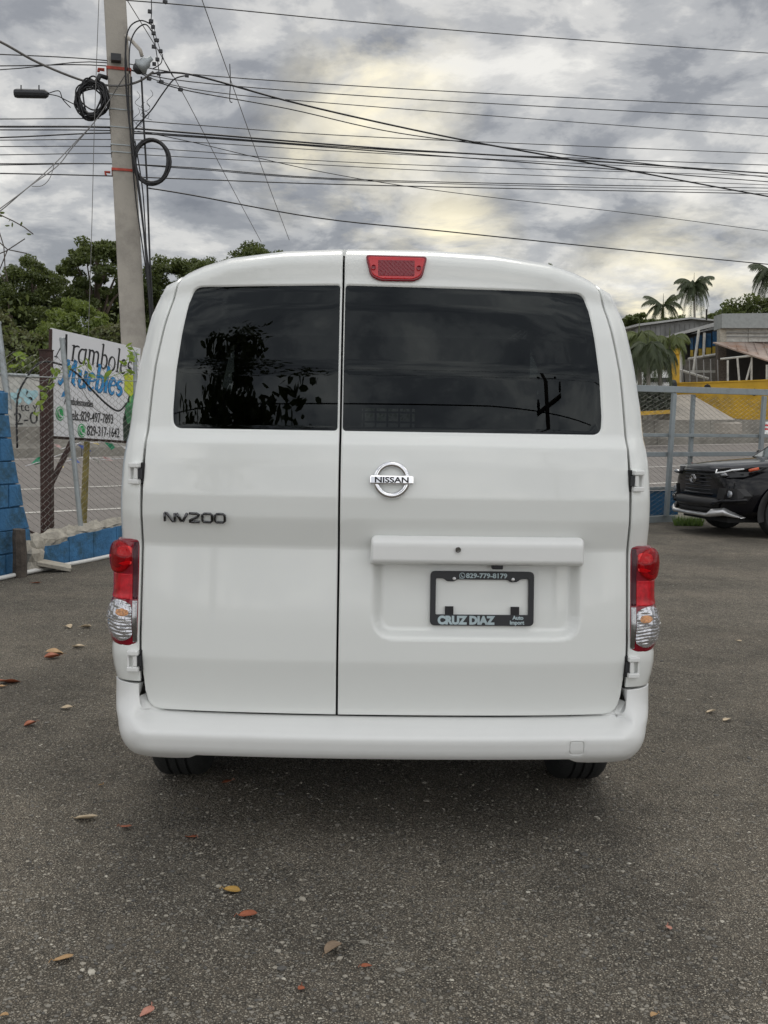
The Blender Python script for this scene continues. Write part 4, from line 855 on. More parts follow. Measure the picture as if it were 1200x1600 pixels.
# hose bent over the fence, wires in the fence
def cablepx(name, pts, r, mat, label, cat='cable', group=None, n=6, sag=None):
    P = [W(*p) for p in pts]; out = []
    for i in range(len(P)-1):       # catmull-rom
        p0 = P[max(i-1, 0)]; p1 = P[i]; p2 = P[i+1]; p3 = P[min(i+2, len(P)-1)]
        for k in range(6):
            t = k/6; out.append(.5*((2*p1)+(-p0+p2)*t+(2*p0-5*p1+4*p2-p3)*t*t+(-p0+3*p1-3*p2+p3)*t*t*t))
    out.append(P[-1]); m_ = MB(); m_.tube(out, r, n); o = m_.build(name, mat, smooth=True)
    if label: tag(o, label, cat, group)
    return o
cablepx('hose', [(27, 700, 9.9), (27, 625, 9.9), (42, 590, 9.95), (62, 567, 10.0), (90, 568, 10.1), (118, 582, 10.2), (140, 605, 10.35), (165, 630, 10.5), (185, 642, 10.6), (198, 630, 10.7)], .010, M['cable'], 'black hose bent in an arch over the chain link fence', 'hose')
cablepx('wire', [(40, 588, 9.95), (60, 595, 10.0), (85, 590, 10.1), (100, 570, 10.15)], .004, M['palecable'], 'thin loose wire hanging in the mesh beside the rusty post', 'wire')
cablepx('wire', [(118, 590, 10.3), (135, 620, 10.4), (150, 640, 10.5), (178, 655, 10.6)], .003, M['palecable'], 'thin grey wire sagging across the blue sign lettering', 'wire')
def leafpatch(m_, c, r, n, s, squash=(1, 1, 1)):
    for _ in range(n):
        p = Vector(c)+Vector((rnd.gauss(0, r*squash[0]), rnd.gauss(0, r*squash[1]), rnd.gauss(0, r*squash[2]))); a = Vector((rnd.gauss(0, 1), rnd.gauss(0, 1), rnd.gauss(0, 1))).normalized(); b = a.orthogonal().normalized(); b = (b*math.cos(rnd.uniform(0, 6.28))+a.cross(b)*math.sin(rnd.uniform(0, 6.28))).normalized(); c2 = a.cross(b)
        q = s*rnd.uniform(.6, 1.2); m_.add([p-b*q, p-b*q*.3+c2*q*.42+a*q*.1, p+b*q*.5+c2*q*.35, p+b*q, p+b*q*.5-c2*q*.35, p-b*q*.3-c2*q*.42+a*q*.1], [(0, 1, 2, 3), (0, 3, 4, 5)])
vn = empty('climbing_vine', tuple(W(120, 580, 10.2)), 0, 'yellow green climbing vine leaves scattered through the fence and sign', 'vine'); vb = W(120, 580, 10.2)
for path in ([(30, 566, 9.8), (36, 556, 9.8)], [(58, 640, 10), (66, 624, 10), (72, 612, 10), (78, 600, 10.0), (92, 583, 10.1)], [(90, 584, 10.1), (112, 577, 10.2), (124, 573, 10.2), (134, 570, 10.25), (140, 584, 10.3), (170, 590, 10.5), (190, 582, 10.6), (206, 579, 10.7)], [(196, 566, 10.65), (202, 552, 10.7), (205, 540, 10.7), (212, 552, 10.8), (216, 566, 10.85)]):
    m_ = MB(); m_.tube([W(*p)-vb for p in path], .003, 4); m_.build('stem', M['vine'], vn)
    for p in path:
        for k_ in range(3):
            m_ = MB(); leafpatch(m_, W(*p)-vb+Vector((rnd.uniform(-.05, .05), rnd.uniform(-.08, -.02), rnd.uniform(-.04, .04))), .01, 1, .05); m_.build('leaf', M['vine'], vn)
tg = MB(); vb2 = W(15, 400, 8.5)
for path in ([(-10, 330, 8.5), (5, 338, 8.5), (20, 345, 8.5), (38, 355, 8.5), (52, 366, 8.5)], [(-5, 350, 8.5), (6, 385, 8.5), (8, 420, 8.5), (12, 440, 8.5)], [(-10, 400, 8.5), (10, 392, 8.5), (39, 373, 8.5)], [(-5, 375, 8.5), (12, 390, 8.5), (42, 396, 8.5)], [(12, 390, 8.5), (2, 415, 8.5), (-4, 430, 8.5)], [(-5, 420, 8.5), (8, 440, 8.5), (12, 436, 8.5)]): tg.tube([W(*p) for p in path], .0045, 4)
tw_ = tg.build('bare_twigs', M['stake']); tag(tw_, 'tangle of bare dry twigs reaching in at the left edge against the sky', 'twigs')
m_ = MB()
for p in ((2, 338), (16, 344), (22, 348), (31, 351), (45, 366), (10, 352), (0, 332)): leafpatch(m_, W(p[0], p[1], 8.5), .008, 1, .022)
m_.build('leaf', M['leaf'], tw_)
# bunting
bt = empty('bunting', tuple(W(120, 720, 12.3)), 0, 'string of torn coloured plastic pennants hanging behind the chain link fence', 'bunting'); b0 = W(120, 720, 12.3)
for path in ([(40, 728, 12), (62, 722, 12), (100, 708, 12.2), (127, 690, 12.3)], [(80, 690, 12), (95, 702, 12.2), (120, 693, 12.3), (170, 690, 12.6), (200, 700, 12.8)], [(100, 722, 12.2), (130, 714, 12.3), (160, 718, 12.5), (200, 716, 12.8)]):
    m_ = MB(); m_.tube([W(*p)-b0 for p in path], .005, 4); m_.build('string', M['white'], bt)
pc_ = {'g': pm('green_plastic', (.02, .25, .12), .4), 'b': pm('blue_plastic', (.06, .11, .36), .4), 'y': pm('yellow_plastic', (.55, .4, .04), .4), 'w': pm('white_plastic_flag', (.65, .63, .6), .4), 'p': pm('pink_plastic', (.5, .3, .28), .4)}
for q, c, Y in (([(48, 725), (58, 715), (67, 712), (67, 723), (56, 726)], 'g', 12), ([(163, 691), (175, 693), (180, 699), (174, 703)], 'g', 12.5), ([(120, 694), (130, 696), (143, 705), (134, 706)], 'b', 12.3), ([(90, 722), (98, 726), (100, 731), (93, 727)], 'y', 12.2), ([(145, 692), (152, 692), (155, 695), (150, 694)], 'y', 12.4), ([(127, 715), (140, 713), (153, 718), (158, 726), (150, 722), (138, 716)], 'w', 12.4), ([(108, 717), (120, 718), (126, 724), (116, 722)], 'b', 12.3), ([(82, 693), (92, 695), (96, 700), (88, 698)], 'p', 12.1), ([(160, 713), (172, 716), (176, 720), (166, 719)], 'p', 12.6), ([(190, 697), (198, 699), (200, 703), (193, 701)], 'w', 12.7)):
    m_ = MB(); P = [W(a, b, Y+.04*math.sin(i*2.1))-b0 for i, (a, b) in enumerate(q)]; m_.prism(P, Vector((0, .003, 0))); m_.build('pennant', pc_[c], bt)

# ------------------------------------------------------------------ utility pole
PB = W(226, 829, 13.0); PT = W(176, -60, 13.0)
pole = empty('utility_pole', tuple(PB), 0, 'tall square concrete utility pole leaning slightly left behind the sign', 'utility pole')
def pax(py, dx=0, dy=0, Y=13.0):
    t = (py-829)/(-889); return lerp(PB, PT, t)-PB+Vector((dx, dy, 0))
t = MB(); a, b = .17, .128; bot = [Vector((x*a, y*a, -.1)) for x, y in ((-1, -1), (1, -1), (1, 1), (-1, 1))]; tp = [PT-PB+Vector((x*b, y*b, 0)) for x, y in ((-1, -1), (1, -1), (1, 1), (-1, 1))]
rzm = Matrix.Rotation(.25, 3, 'Z'); bot = [rzm @ v for v in bot]; tp = [PT-PB+(rzm @ (v-(PT-PB))) for v in tp]
t.add(bot+tp, [(3, 2, 1, 0), (4, 5, 6, 7)]+[(i, (i+1) % 4, (i+1) % 4+4, i+4) for i in range(4)]); t.build('pole_shaft', M['polecon'], pole, bevel=.02)
def band(py, mat, h, g=.012, name='band'):
    c = pax(py); f_ = (py-829)/(-889); hw_ = lerp(a, b, f_)+g; m_ = MB(); m_.box(tuple(c), (2*hw_, 2*hw_, h), rz=.25); return m_.build(name, mat, pole)
band(107, M['redband'], .035); band(261, M['redband'], .03)
for y_ in (147, 169, 196, 223, 234): band(y_, M['galv'], .012, .008, 'steel_strap')
m_ = MB(); c = pax(94, .02, -.19); m_.box(tuple(c), (.12, .1, .08), rz=.25); m_.build('junction_box', M['blackpl'], pole)
m_ = MB(); m_.tube([pax(108, -.15, -.1), pax(108, -.22, -.12), pax(112, -.22, -.12)], .02, 6); m_.tube([pax(264, -.15, -.1), pax(264, -.21, -.12), pax(270, -.2, -.12)], .016, 6); m_.build('band_bolt', M['redband'], pole)
# street light
lt = empty('street_lamp', tuple(W(225, 100, 12.6)), 0, 'small grey street lamp on a short arm at the upper right of the pole', 'street lamp'); l0 = W(225, 100, 12.6)
m_ = MB(); m_.tube([W(188, 50, 13)-l0, W(205, 63, 12.8)-l0, W(219, 78, 12.6)-l0, W(222, 88, 12.6)-l0], .022, 7); m_.build('arm', M['polecon'], lt, smooth=True)
m_ = MB(); m_.lathe([(.0, .12), (.03, .12), (.034, .07), (.065, .04), (.07, -.01), (.10, -.05), (.07, -.08), (.045, -.09)], Matrix.Rotation(.9, 4, 'Y'), 14); m_.build('lamp_head', M['galv'], lt, smooth=True)
m_ = MB(); m_.lathe([(.07, -.08), (.065, -.11), (.04, -.14), (.0, -.15)], Matrix.Rotation(.9, 4, 'Y'), 12); m_.build('lamp_glass', M['blackpl'], lt, smooth=True)
# fibre joint box
jb = empty('cable_joint_box', tuple(W(49, 146, 12.3)), 0, 'dark horizontal cable joint box hanging from the wires left of the pole', 'joint box'); j0 = W(49, 146, 12.3)
m_ = MB(); m_.tube([W(23, 146, 12.3)-j0, W(27, 146, 12.3)-j0, W(71, 147, 12.3)-j0, W(75, 148, 12.3)-j0], [.045, .052, .05, .03], 10); m_.build('case', M['blackpl'], jb)
for x in (33, 61): m_ = MB(); m_.tube([W(x, 133, 12.3)-j0, W(x, 141, 12.3)-j0], .008, 5); m_.build('hanger', M['blackpl'], jb)
for k_, pts in enumerate(([(75, 147, 12.3), (90, 150, 12.4), (102, 156, 12.5), (118, 164, 12.7)], [(75, 146, 12.3), (92, 142, 12.4), (98, 155, 12.5), (110, 168, 12.7)])): cablepx('tail', pts, .006, M['cable'], None).parent = None
for o in [q for q in bpy.data.objects if q.name.startswith('tail') and q.name != 'tail_lamp' and not q.name.startswith('tail_lamp')]: tag(o, 'thin tail wires running from the joint box to the cable coil', 'wire', 'joint box wires')
def coil(name, cx, cy, rx, ry, Y, n, sp, r, label):
    e_ = empty(name, tuple(W(cx, cy, Y)), 0, label, 'cable coil'); c0 = W(cx, cy, Y)
    for i in range(n):
        ox, oy = rnd.uniform(-1, 1)*sp, rnd.uniform(-1, 1)*sp; fx = rx+rnd.uniform(-1, 1)*sp*.7; fy = ry+rnd.uniform(-1, 1)*sp*.9; ph = rnd.uniform(0, 6)
        P = [W(cx+ox+fx*math.cos(a)+.4*sp*math.sin(3*a+ph), cy+oy+fy*math.sin(a)+.3*sp*math.sin(2*a+ph), Y+.03*math.sin(a*2+ph)+rnd.uniform(-.004, .004))-c0 for a in np.linspace(0, 2*PI, 30, endpoint=False)]
        m_ = MB(); m_.tube(P, r, 5, closed=True); m_.build('cable_loop', M['cable'], e_, smooth=True)
coil('cable_coil', 144, 155, 21, 26, 12.7, 20, 5, .010, 'thick untidy coil of black cable tied to the left of the pole')
coil('cable_coil', 237, 253, 27.5, 34, 12.8, 11, 1.6, .014, 'neat round ring of black cable hanging right of the pole')
cp_ = MB(); cp_.tube([W(150, 130, 12.7), W(156, 118, 12.75), (W(168, 122, 12.8))], .03, 6); o = cp_.build('cable', M['cable'], smooth=True); tag(o, 'short thick black cable stub tying the untidy coil to the pole', 'cable')
# wires along the road and across it
def YU(px, v=12.8): k_ = (px-600)/1600; return v/(.858-.512*k_)
LW = {'f': 'thin line hugging the underside of the thickest line', 'g': 'line that joins the thickest line from below as it nears the pole', 'h': 'hair-thin line second below the thickest one at the left edge', 'i': 'thin line passing the pole at its fourth steel strap', 'j': 'thin line through the middle of the ring coil', 'k': 'upper of two lines almost touching, crossing the lower red band', 'k2': 'lower of two lines almost touching, crossing the lower red band'}
WL = [('highest', [(190, 0), (300, 9), (600, 38), (900, 62), (1200, 83)], .010, 'highest black cable crossing the sky from the top of the pole'),
 ('a', [(0, 85), (170, 95), (300, 116), (600, 137), (900, 153), (1200, 167)], .009, 'cable passing the pole just above its red band, upper of the trio'),
 ('b', [(0, 103), (165, 103), (300, 128), (650, 155), (1200, 185)], .009, 'cable of the trio leaving the pole level with its red band'),
 ('c', [(0, 109), (165, 98), (300, 139), (600, 168), (1200, 213)], .008, 'lowest of the trio, rising to the black box on the pole'),
 ('thick', [(235, 115), (300, 117), (450, 158), (600, 193), (740, 222), (900, 251), (1200, 307)], .017, 'thick black cable slanting down rightwards across all the others'),
 ('thick2', [(245, 128), (300, 143), (450, 170), (600, 204), (740, 224), (900, 243), (1200, 277)], .010, 'thinner cable slanting down beside the thick one'),
 ('d', [(0, 186), (170, 186), (300, 195), (600, 215), (1200, 240)], .008, 'topmost line of the lower cable bundle'),
 ('e', [(0, 198), (170, 199), (300, 208), (600, 232), (900, 250), (1200, 271)], .016, 'thickest black line of the lower bundle, just above the ring coil'),
 ('f', [(0, 203), (170, 204), (300, 212), (600, 234), (900, 247), (1200, 258)], .009, None),
 ('g', [(0, 215), (170, 208), (300, 214), (600, 237), (900, 260), (1200, 284)], .011, None),
 ('h', [(0, 219), (170, 218), (300, 222), (600, 240), (1200, 270)], .007, None), ('i', [(0, 229), (170, 229), (300, 236), (600, 256), (1200, 275)], .007, None),
 ('j', [(0, 242), (170, 240), (300, 246), (700, 268), (1200, 289)], .007, None), ('k', [(0, 256), (170, 256), (300, 262), (600, 282), (1200, 294)], .009, None),
 ('k2', [(0, 258), (170, 256), (300, 264), (600, 284), (1200, 299)], .007, None),
 ('l', [(0, 271), (170, 275), (300, 280), (600, 290), (1200, 303)], .010, 'lowest line of the lower bundle, running past the foot of the ring coil'),
 ('m', [(215, 205), (300, 222), (500, 268), (700, 300), (1000, 335), (1200, 361)], .007, 'thin cable sagging below the lower bundle towards the right'),
 ('n', [(232, 294), (300, 305), (500, 341), (700, 362), (1000, 393), (1200, 413), ], .012, 'lowest black cable on the right, sagging just above the van roof')]
for nm_, pts, r, lab in WL:
    ext = list(pts); (x0, y0), (x1, y1) = pts[0], pts[1]
    if x0 <= 0: ext.insert(0, (-260, y0-(y1-y0)/(x1-x0)*260*.5))
    (x0, y0), (x1, y1) = pts[-2], pts[-1]; ext.append((1420, y1+(y1-y0)/(x1-x0)*220*.9))
    o = cablepx('overhead_cable', [(x, y, YU(x)) for x, y in ext], r*.8, M['cable'], lab or LW[nm_], 'cable', 'overhead cables strung along the road', 5)
cablepx('overhead_cable', [(-100, 20, 9), (0, 65, 11), (60, 98, 12), (130, 126, 12.7), (180, 134, 12.8), (215, 128, 12.8), (240, 112, 12.8)], .014, M['palecable'], 'thick grey cable descending from the upper left to the pole', 'cable', 'overhead cables strung along the road', 6)
for k_, dx_ in enumerate((0, 4)): cablepx('drop_wire', [(195, 118, 12.7), (175, 150, 12.6), (148, 190, 12.4), (112, 228+dx_, 12), (85+dx_, 256+dx_, 11.6), (45, 292, 11), (0, 326+dx_, 10.4), (-60, 370, 9.5)], .006, M['palecable'], ('upper' if k_ == 0 else 'lower')+' of two pale drop wires hanging from the pole to the left edge', 'wire', 'pale drop wires left of the pole')
cablepx('drop_wire', [(85, 256, 11.6), (78, 278, 11.5), (66, 290, 11.4), (50, 291, 11)], .004, M['palecable'], 'loose pale strand looping under the drop wires at left', 'wire')
cablepx('guy_wire', [(156, -40, 12.2), (148, 180, 12.2), (143, 370, 12.2), (138, 527, 12.2)], .004, M['palecable'], 'thin vertical wire just left of the pole reaching down to the sign', 'wire')
cablepx('guy_wire', [(180, -30, 13), (280, 135, 15), (350, 270, 18), (408, 378, 22)], .006, M['palecable'], 'thin wire slanting steeply from the pole top to the trees, left one of two', 'wire')
cablepx('guy_wire', [(305, -30, 13), (355, 110, 15), (405, 250, 18), (452, 375, 22)], .006, M['palecable'], 'thin wire slanting steeply down to the trees, right one of two', 'wire')
cablepx('hanging_wire', [(359, 100, 14.5), (360, 128, 14.5), (359, 156, 14.5), (363, 160, 14.5)], .007, M['cable'], 'short black wire end dangling from the steep wire', 'wire')
# bundle running down the pole
for k_, pts in enumerate(([(197, 60), (196, 110), (200, 170), (207, 230), (218, 300), (228, 400), (236, 520), (238, 700)], [(205, 120), (207, 190), (212, 260), (222, 340), (232, 430), (240, 540), (243, 700)], [(221, 120), (225, 200), (230, 290), (234, 400), (240, 520), (246, 700)], [(211, 220), (222, 290), (226, 340), (229, 390), (236, 450), (238, 560), (242, 700)], [(200, 115), (203, 200), (211, 300), (219, 360), (230, 440), (235, 520), (240, 700)])):
    cablepx('riser_cable', [(x, y, 12.75+.03*k_) for x, y in pts], .012 if k_ < 3 else .008, M['cable'], 'black cable running down along the right side of the concrete pole', 'cable', 'cables clipped down the pole')
cablepx('jumper_cable', [(199, 110, 12.7), (196, 70, 12.7), (203, 42, 12.7), (220, 32, 12.7), (236, 38, 12.7)], .008, M['cable'], 'outer of two black loops arching from the pole to the hanging connectors', 'cable')
cablepx('jumper_cable', [(202, 115, 12.7), (203, 72, 12.7), (212, 48, 12.7), (227, 38, 12.7), (238, 50, 12.7)], .008, M['cable'], 'inner of two black loops arching from the pole to the hanging connectors', 'cable')
cablepx('jumper_cable', [(290, 118, 12.9), (272, 124, 12.8), (255, 145, 12.8), (238, 170, 12.8), (225, 185, 12.8), (212, 200, 12.8)], .009, M['cable'], 'black cable curving from the pole up to the crossing of the thick lines', 'cable')
cablepx('jumper_cable', [(254, 85, 12.8), (252, 98, 12.8), (245, 104, 12.8), (238, 108, 12.8)], .006, M['cable'], 'small black loop beside the street lamp head', 'cable')
cn = empty('connector_string', tuple(W(240, 70, 12.7)), 0, 'vertical line strung with small black connectors right of the pole top', 'cable'); c0 = W(240, 70, 12.7)
m_ = MB(); m_.tube([W(x, y, 12.7)-c0 for x, y in ((236, -30), (237, 20), (236, 33), (238, 48), (242, 66), (246, 92), (249, 118), (252, 130))], .006, 5); m_.tube([W(x, y, 12.7)-c0 for x, y in ((238, 32), (245, 62), (251, 80), (258, 98), (270, 120))], .004, 5); m_.build('cable_run', M['cable'], cn)
for x, y in ((234, 18), (236, 33), (239, 42), (240, 52), (245, 63), (240, 73), (251, 80), (246, 93), (241, 100), (248, 115), (233, 123), (252, 128), (292, 118), (282, 140), (258, 3)):
    m_ = MB(); m_.box((0, 0, 0), (.045, .04, .035), rz=rnd.uniform(0, 1)); o = m_.build('connector', M['blackpl'], cn); o.location = tuple(W(x, y, 12.7)-c0)
for k_ in range(7):
    x = 212+rnd.uniform(0, 40); y = 135+rnd.uniform(0, 50); cablepx('loose_wire', [(x, y, 12.7), (x+rnd.uniform(-8, 10), y+8, 12.7), (x+rnd.uniform(-10, 8), y+18, 12.7), (x+rnd.uniform(-6, 14), y+26, 12.7)], .003, M['cable'], 'thin loose wire dangling in the tangle right of the pole', 'wire', 'loose wires in the tangle beside the pole')

# ------------------------------------------------------------------ far side of the road
def ray_uv(px, v):   # Y where a ray in plan meets the line v
    k_ = (px-600)/1600; return v/(.858-.512*k_)
barr = empty('barrier_wall', (*UV(0, 27.6), 0), 0, 'long low grey concrete barrier wall along the far side of the road', 'barrier')
u_ = -8.0; bx, by = UV(0, 27.6)
while u_ < 52:
    L = 3.0; z0 = float(plane(u_, 27.4))-.15; z1 = float(plane(u_+L, 27.4))-.15; hb0 = .78+.12*np.clip((u_-6)/14, 0, 1)
    prof = [(0, 0), (0, .22), (.16, .34), (.2, hb0), (.38, hb0), (.38, 0)]
    vs = []
    for uu, zz in ((u_+.008, z0), (u_+L-.008, z1)):
        for v_, h_ in prof: x, y = UV(uu, 27.35+v_); vs.append((x-bx, y-by, zz+h_+.15*(h_ > 0)))
    n = len(prof); fs = [tuple(range(n)), tuple(range(2*n-1, n-1, -1))]+[((i+1) % n, i, i+n, (i+1) % n+n) for i in range(n)]
    m_ = MB(); m_.add(vs, [tuple(reversed(f)) for f in fs]); m_.build('barrier_block', M['barrier'], barr); u_ += L
# banner on the barrier, far left
bn = empty('banner', tuple(W(30, 630, 26.8)), 0, 'dirty white banner with partial lettering standing behind the barrier at left', 'banner'); n0 = W(30, 630, 26.8)
bq = [W(-40, 672, 26.2)-n0, W(66, 666, 27.6)-n0, W(66, 590, 27.6)-n0, W(-40, 584, 26.2)-n0]
m_ = MB(); m_.hexa(bq, Vector((-.03, .05, 0))); m_.build('sheet', M['offwhite'], bn)
m_ = MB(); m_.tube([bq[3]+Vector((0, 0, .03)), bq[2]+Vector((0, 0, .03))], .05, 6); m_.build('top_rail', M['galv'], bn)
BMx = frame(bq[0], bq[1]-bq[0], Vector((0, 0, 1)))
place_text('lettering', text_mesh('rte y Lo', .34, .004, .95), M['black'], bn, frame(W(25, 643, 26.9)-n0, bq[1]-bq[0], Vector((0, 0, 1))))
place_text('lettering', text_mesh('2-07', .46, .004, 1.15), M['black'], bn, frame(W(22, 664, 26.8)-n0, bq[1]-bq[0], Vector((0, 0, 1))))
c = MB()
for (x, y, r) in ((22, 618, .12), (35, 613, .15), (50, 616, .16), (44, 625, .12), (28, 626, .10)): c.prism([W(x, y, 26.75)-n0+Vector((r*math.cos(g), 0, r*.8*math.sin(g)*(1+.3*math.sin(3*g)))) for g in np.linspace(0, 2*PI, 12, endpoint=False)], Vector((0, .02, 0)))
c.build('pale_blue_print', pm('pale_blue_print', (.33, .52, .56), .7), bn)
# trees
def tree(name, base, h, crown_w, crown_h, mat, label, group, seed, nclump=46, per=120, ls=.2, lean=0, gap=.0, trunk=True, cat='tree', cz=None):
    rr = random.Random(seed); nrr = np.random.RandomState(seed)
    e_ = empty(name, tuple(base), 0, label, cat, group); cz = h-crown_h/2 if cz is None else cz
    C_ = []
    for i in range(nclump):
        while True:
            p = np.array([rr.uniform(-1, 1), rr.uniform(-1, 1), rr.uniform(-1, 1)]); d = np.linalg.norm(p)
            if d < 1 and d > rr.uniform(.2, .9): break
        C_.append(np.array([p[0]*crown_w/2+lean*.5, p[1]*crown_w/2, cz+p[2]*crown_h/2*(1-.25*abs(p[0]))]))
    P = []; S = []
    for c in C_:
        r = crown_w*rr.uniform(.07, .14); k = int(per*rr.uniform(.6, 1.3)); q = nrr.normal(size=(k, 3)); q /= np.linalg.norm(q, axis=1)[:, None]; q *= (nrr.rand(k)**.45)[:, None]*r; q[:, 2] *= .7; P.append(c+q)
    P = np.concatenate(P); n = len(P); a = nrr.normal(size=(n, 3))+[0, 0, .7]; a /= np.linalg.norm(a, axis=1)[:, None]; b = np.cross(a, nrr.normal(size=(n, 3))); b /= np.linalg.norm(b, axis=1)[:, None]; c = np.cross(a, b); s = ls*(.6+.7*nrr.rand(n))[:, None]
    V = np.stack([P-b*s, P+c*s*.5+a*s*.12, P+b*s, P-c*s*.5+a*s*.12], 1).reshape(-1, 3); Fc = np.arange(4*n).reshape(n, 4)
    me = bpy.data.meshes.new('crown'); me.from_pydata(V.tolist(), [], Fc.tolist()); me.materials.append(mat); link('crown', me, e_)
    if trunk:
        m_ = MB(); tr = h*.022+.03; zt = cz; m_.tube([(0, 0, -.3), (lean*.15, 0, zt*.4), (lean*.35, .05, zt*.8), (lean*.5, 0, zt+crown_h*.2)], [tr*1.3, tr, tr*.75, tr*.35], 7)
        for i in range(9):
            c = C_[rr.randrange(len(C_))]; z0 = rr.uniform(.45, .9)*zt; st_ = Vector((lean*.4*z0/zt, 0, z0)); mid = (st_+Vector(c))/2+Vector((0, 0, .05*h)); m_.tube([st_, mid, Vector(c)], [tr*.5, tr*.32, tr*.1], 5)
        m_.build('trunk', M['bark'], e_, smooth=True)
    return e_
def base_at(px, Y): x = (px-600)/1600*Y; return Vector((x, Y, float(gz(np.array(x), np.array(Y)))))
def topz(px, py, Y): return W(px, py, Y).z
TT = [(20, 448, 48, 120, 'leaf', 'dark rounded tree at the far left edge behind the fence'), (58, 402, 50, 110, 'leaf', 'dark green tree with two pointed tops left of the vertical wire'),
      (152, 366, 46, 95, 'leaf', 'tall loose tree with sky showing through, directly left of the pole'), (205, 425, 50, 90, 'leaf', 'dark tree partly hidden behind the concrete pole'),
      (262, 402, 49, 110, 'leaf', 'dark tree right of the pole beside the van roof corner'), (330, 398, 55, 100, 'leaf', 'low tree top peeping over the left of the van roof'), (408, 368, 52, 100, 'leaf', 'tree top rising over the van roof between the two slanting wires'),
      (118, 470, 42, 120, 'leaf2', 'bright olive green bushy tree above the shop sign'), (30, 520, 41, 110, 'leaf3', 'dull brown green shrubby tree low behind the fence at left'), (185, 500, 40, 90, 'leaf3', 'brownish green bushy tree behind the foot of the pole'), (70, 560, 38, 100, 'leaf', 'low dark bushy tree behind the rusty post top'), (160, 575, 37, 100, 'leaf3', 'low tree hidden mostly by the furniture sign'), (255, 500, 42, 90, 'leaf', 'lower dark bushy tree between pole and van'), (-30, 470, 44, 110, 'leaf3', 'brown green tree cut by the left edge of the view')]
for i, (px, py, Y, wpx, mt, lab) in enumerate(TT):
    b = base_at(px, Y); h = topz(px, py, Y)-b.z; cw = wpx*Y/1600*1.15; ch = min(h*.8, cw*1.15) if i not in (7, 8, 9, 10, 11, 12) else h*.95
    tree('broadleaf_tree', b, h, cw, ch, M[mt], lab, 'trees across the road at left', 20+i, nclump=125 if i != 2 else 75, per=230 if i < 8 else 190, ls=.082, lean=0)
ug = MB()
for i in range(3600): 
    u0 = rnd.uniform(-14, 22); v0 = rnd.uniform(30, 40); x, y = UV(u0, v0); z0 = float(gz(np.array(x), np.array(y))); leafpatch(ug, (x, y, z0+rnd.uniform(0, 3.2)*(.5+.5*math.sin(u0*.9+v0))+.3), .2, 4, .10)
tag(ug.build('undergrowth', M['leaf']), 'dark mass of bushes under the trees behind the barrier wall', 'bushes', kind='stuff')
# right-hand background
def pxbox(rect, Y, t, name, mat, parent, org, Yr=None, slant=None):
    x0, y0, x1, y1 = rect; Yr = Yr or Y
    q = [W(x0, y1, Y), W(x1, y1, Yr), W(x1, y0 if slant is None else slant, Yr), W(x0, y0, Y)]; m_ = MB(); m_.hexa([v-org for v in q], Vector((0, t, 0))); return m_.build(name, mat, parent)
def pxpoly(pts, t, name, mat, parent, org):
    m_ = MB(); m_.prism([W(*p)-org for p in pts], Vector(t)); return m_.build(name, mat, parent)
# yellow boundary wall in panels
yw = empty('yellow_wall', tuple(W(1130, 645, 44)), 0, 'long yellow painted boundary wall across the road below the building', 'wall'); y0_ = W(1130, 645, 44)
edges = [(1044, 598.5, 622, 46), (1100, 597, 640, 45), (1160, 595, 647, 44.4), (1230, 592, 652, 43.6), (1330, 588, 660, 42.5)]
for a_, b_ in zip(edges[:-1], edges[1:]):
    m_ = MB(); q = [W(a_[0], a_[2]+8, a_[3]), W(b_[0], b_[2]+8, b_[3]), W(b_[0], b_[1], b_[3]), W(a_[0], a_[1], a_[3])]; m_.hexa([v-y0_ for v in q], Vector((0, .2, 0))); m_.build('wall_panel', M['ywall'], yw)
    m_ = MB(); q = [W(a_[0]-.5, a_[1]+1.5, a_[3]), W(b_[0]+.5, b_[1]+1.5, b_[3]), W(b_[0]+.5, b_[1]-.6, b_[3]), W(a_[0]-.5, a_[1]-.6, a_[3])]; m_.hexa([v-y0_-Vector((0, .04, 0)) for v in q], Vector((0, .3, 0))); m_.build('coping', M['ywall'], yw)
for px_, py_ in ((1104, 606), (1177, 613)): m_ = MB(); m_.lathe([(.16, 0), (.13, .03)], frame(W(px_, py_, 44.1)-y0_-Vector((0, .12, 0)), (1, 0, 0), (0, 0, 1)), 8); m_.build('hole', M['darkvoid'], yw)
dw = pxpoly([(1052, 660, 39.0), (1057, 617, 45.0), (1080, 616, 45.2), (1160, 662, 40.0)], (0, 0, -.4), 'driveway', pm('pale_concrete_drive', (.33, .30, .26), .9, dirt=(.22, .2, .17), dscale=.6), None, Vector()); dw['kind'] = 'structure'
kb = pxpoly([(1000, 649, 34), (1052, 646, 35.5), (1052, 640, 35.5), (1000, 643, 34)], (0, .25, 0), 'yellow_kerb', M['ywall'], None, Vector()); tag(kb, 'short yellow painted kerb under the clipped hedge beyond the road', 'kerb')
hd = MB()
for i in range(2600): q = W(rnd.uniform(985, 1052), rnd.uniform(606, 641), 36+rnd.uniform(0, 1.4)); leafpatch(hd, q, .03, 1, .085)
o = hd.build('hedge', leafmat('grey_green_hedge', (.05, .06, .045), (.13, .145, .11), 3)); tag(o, 'dark grey green clipped hedge behind the barrier beside the drive', 'hedge')
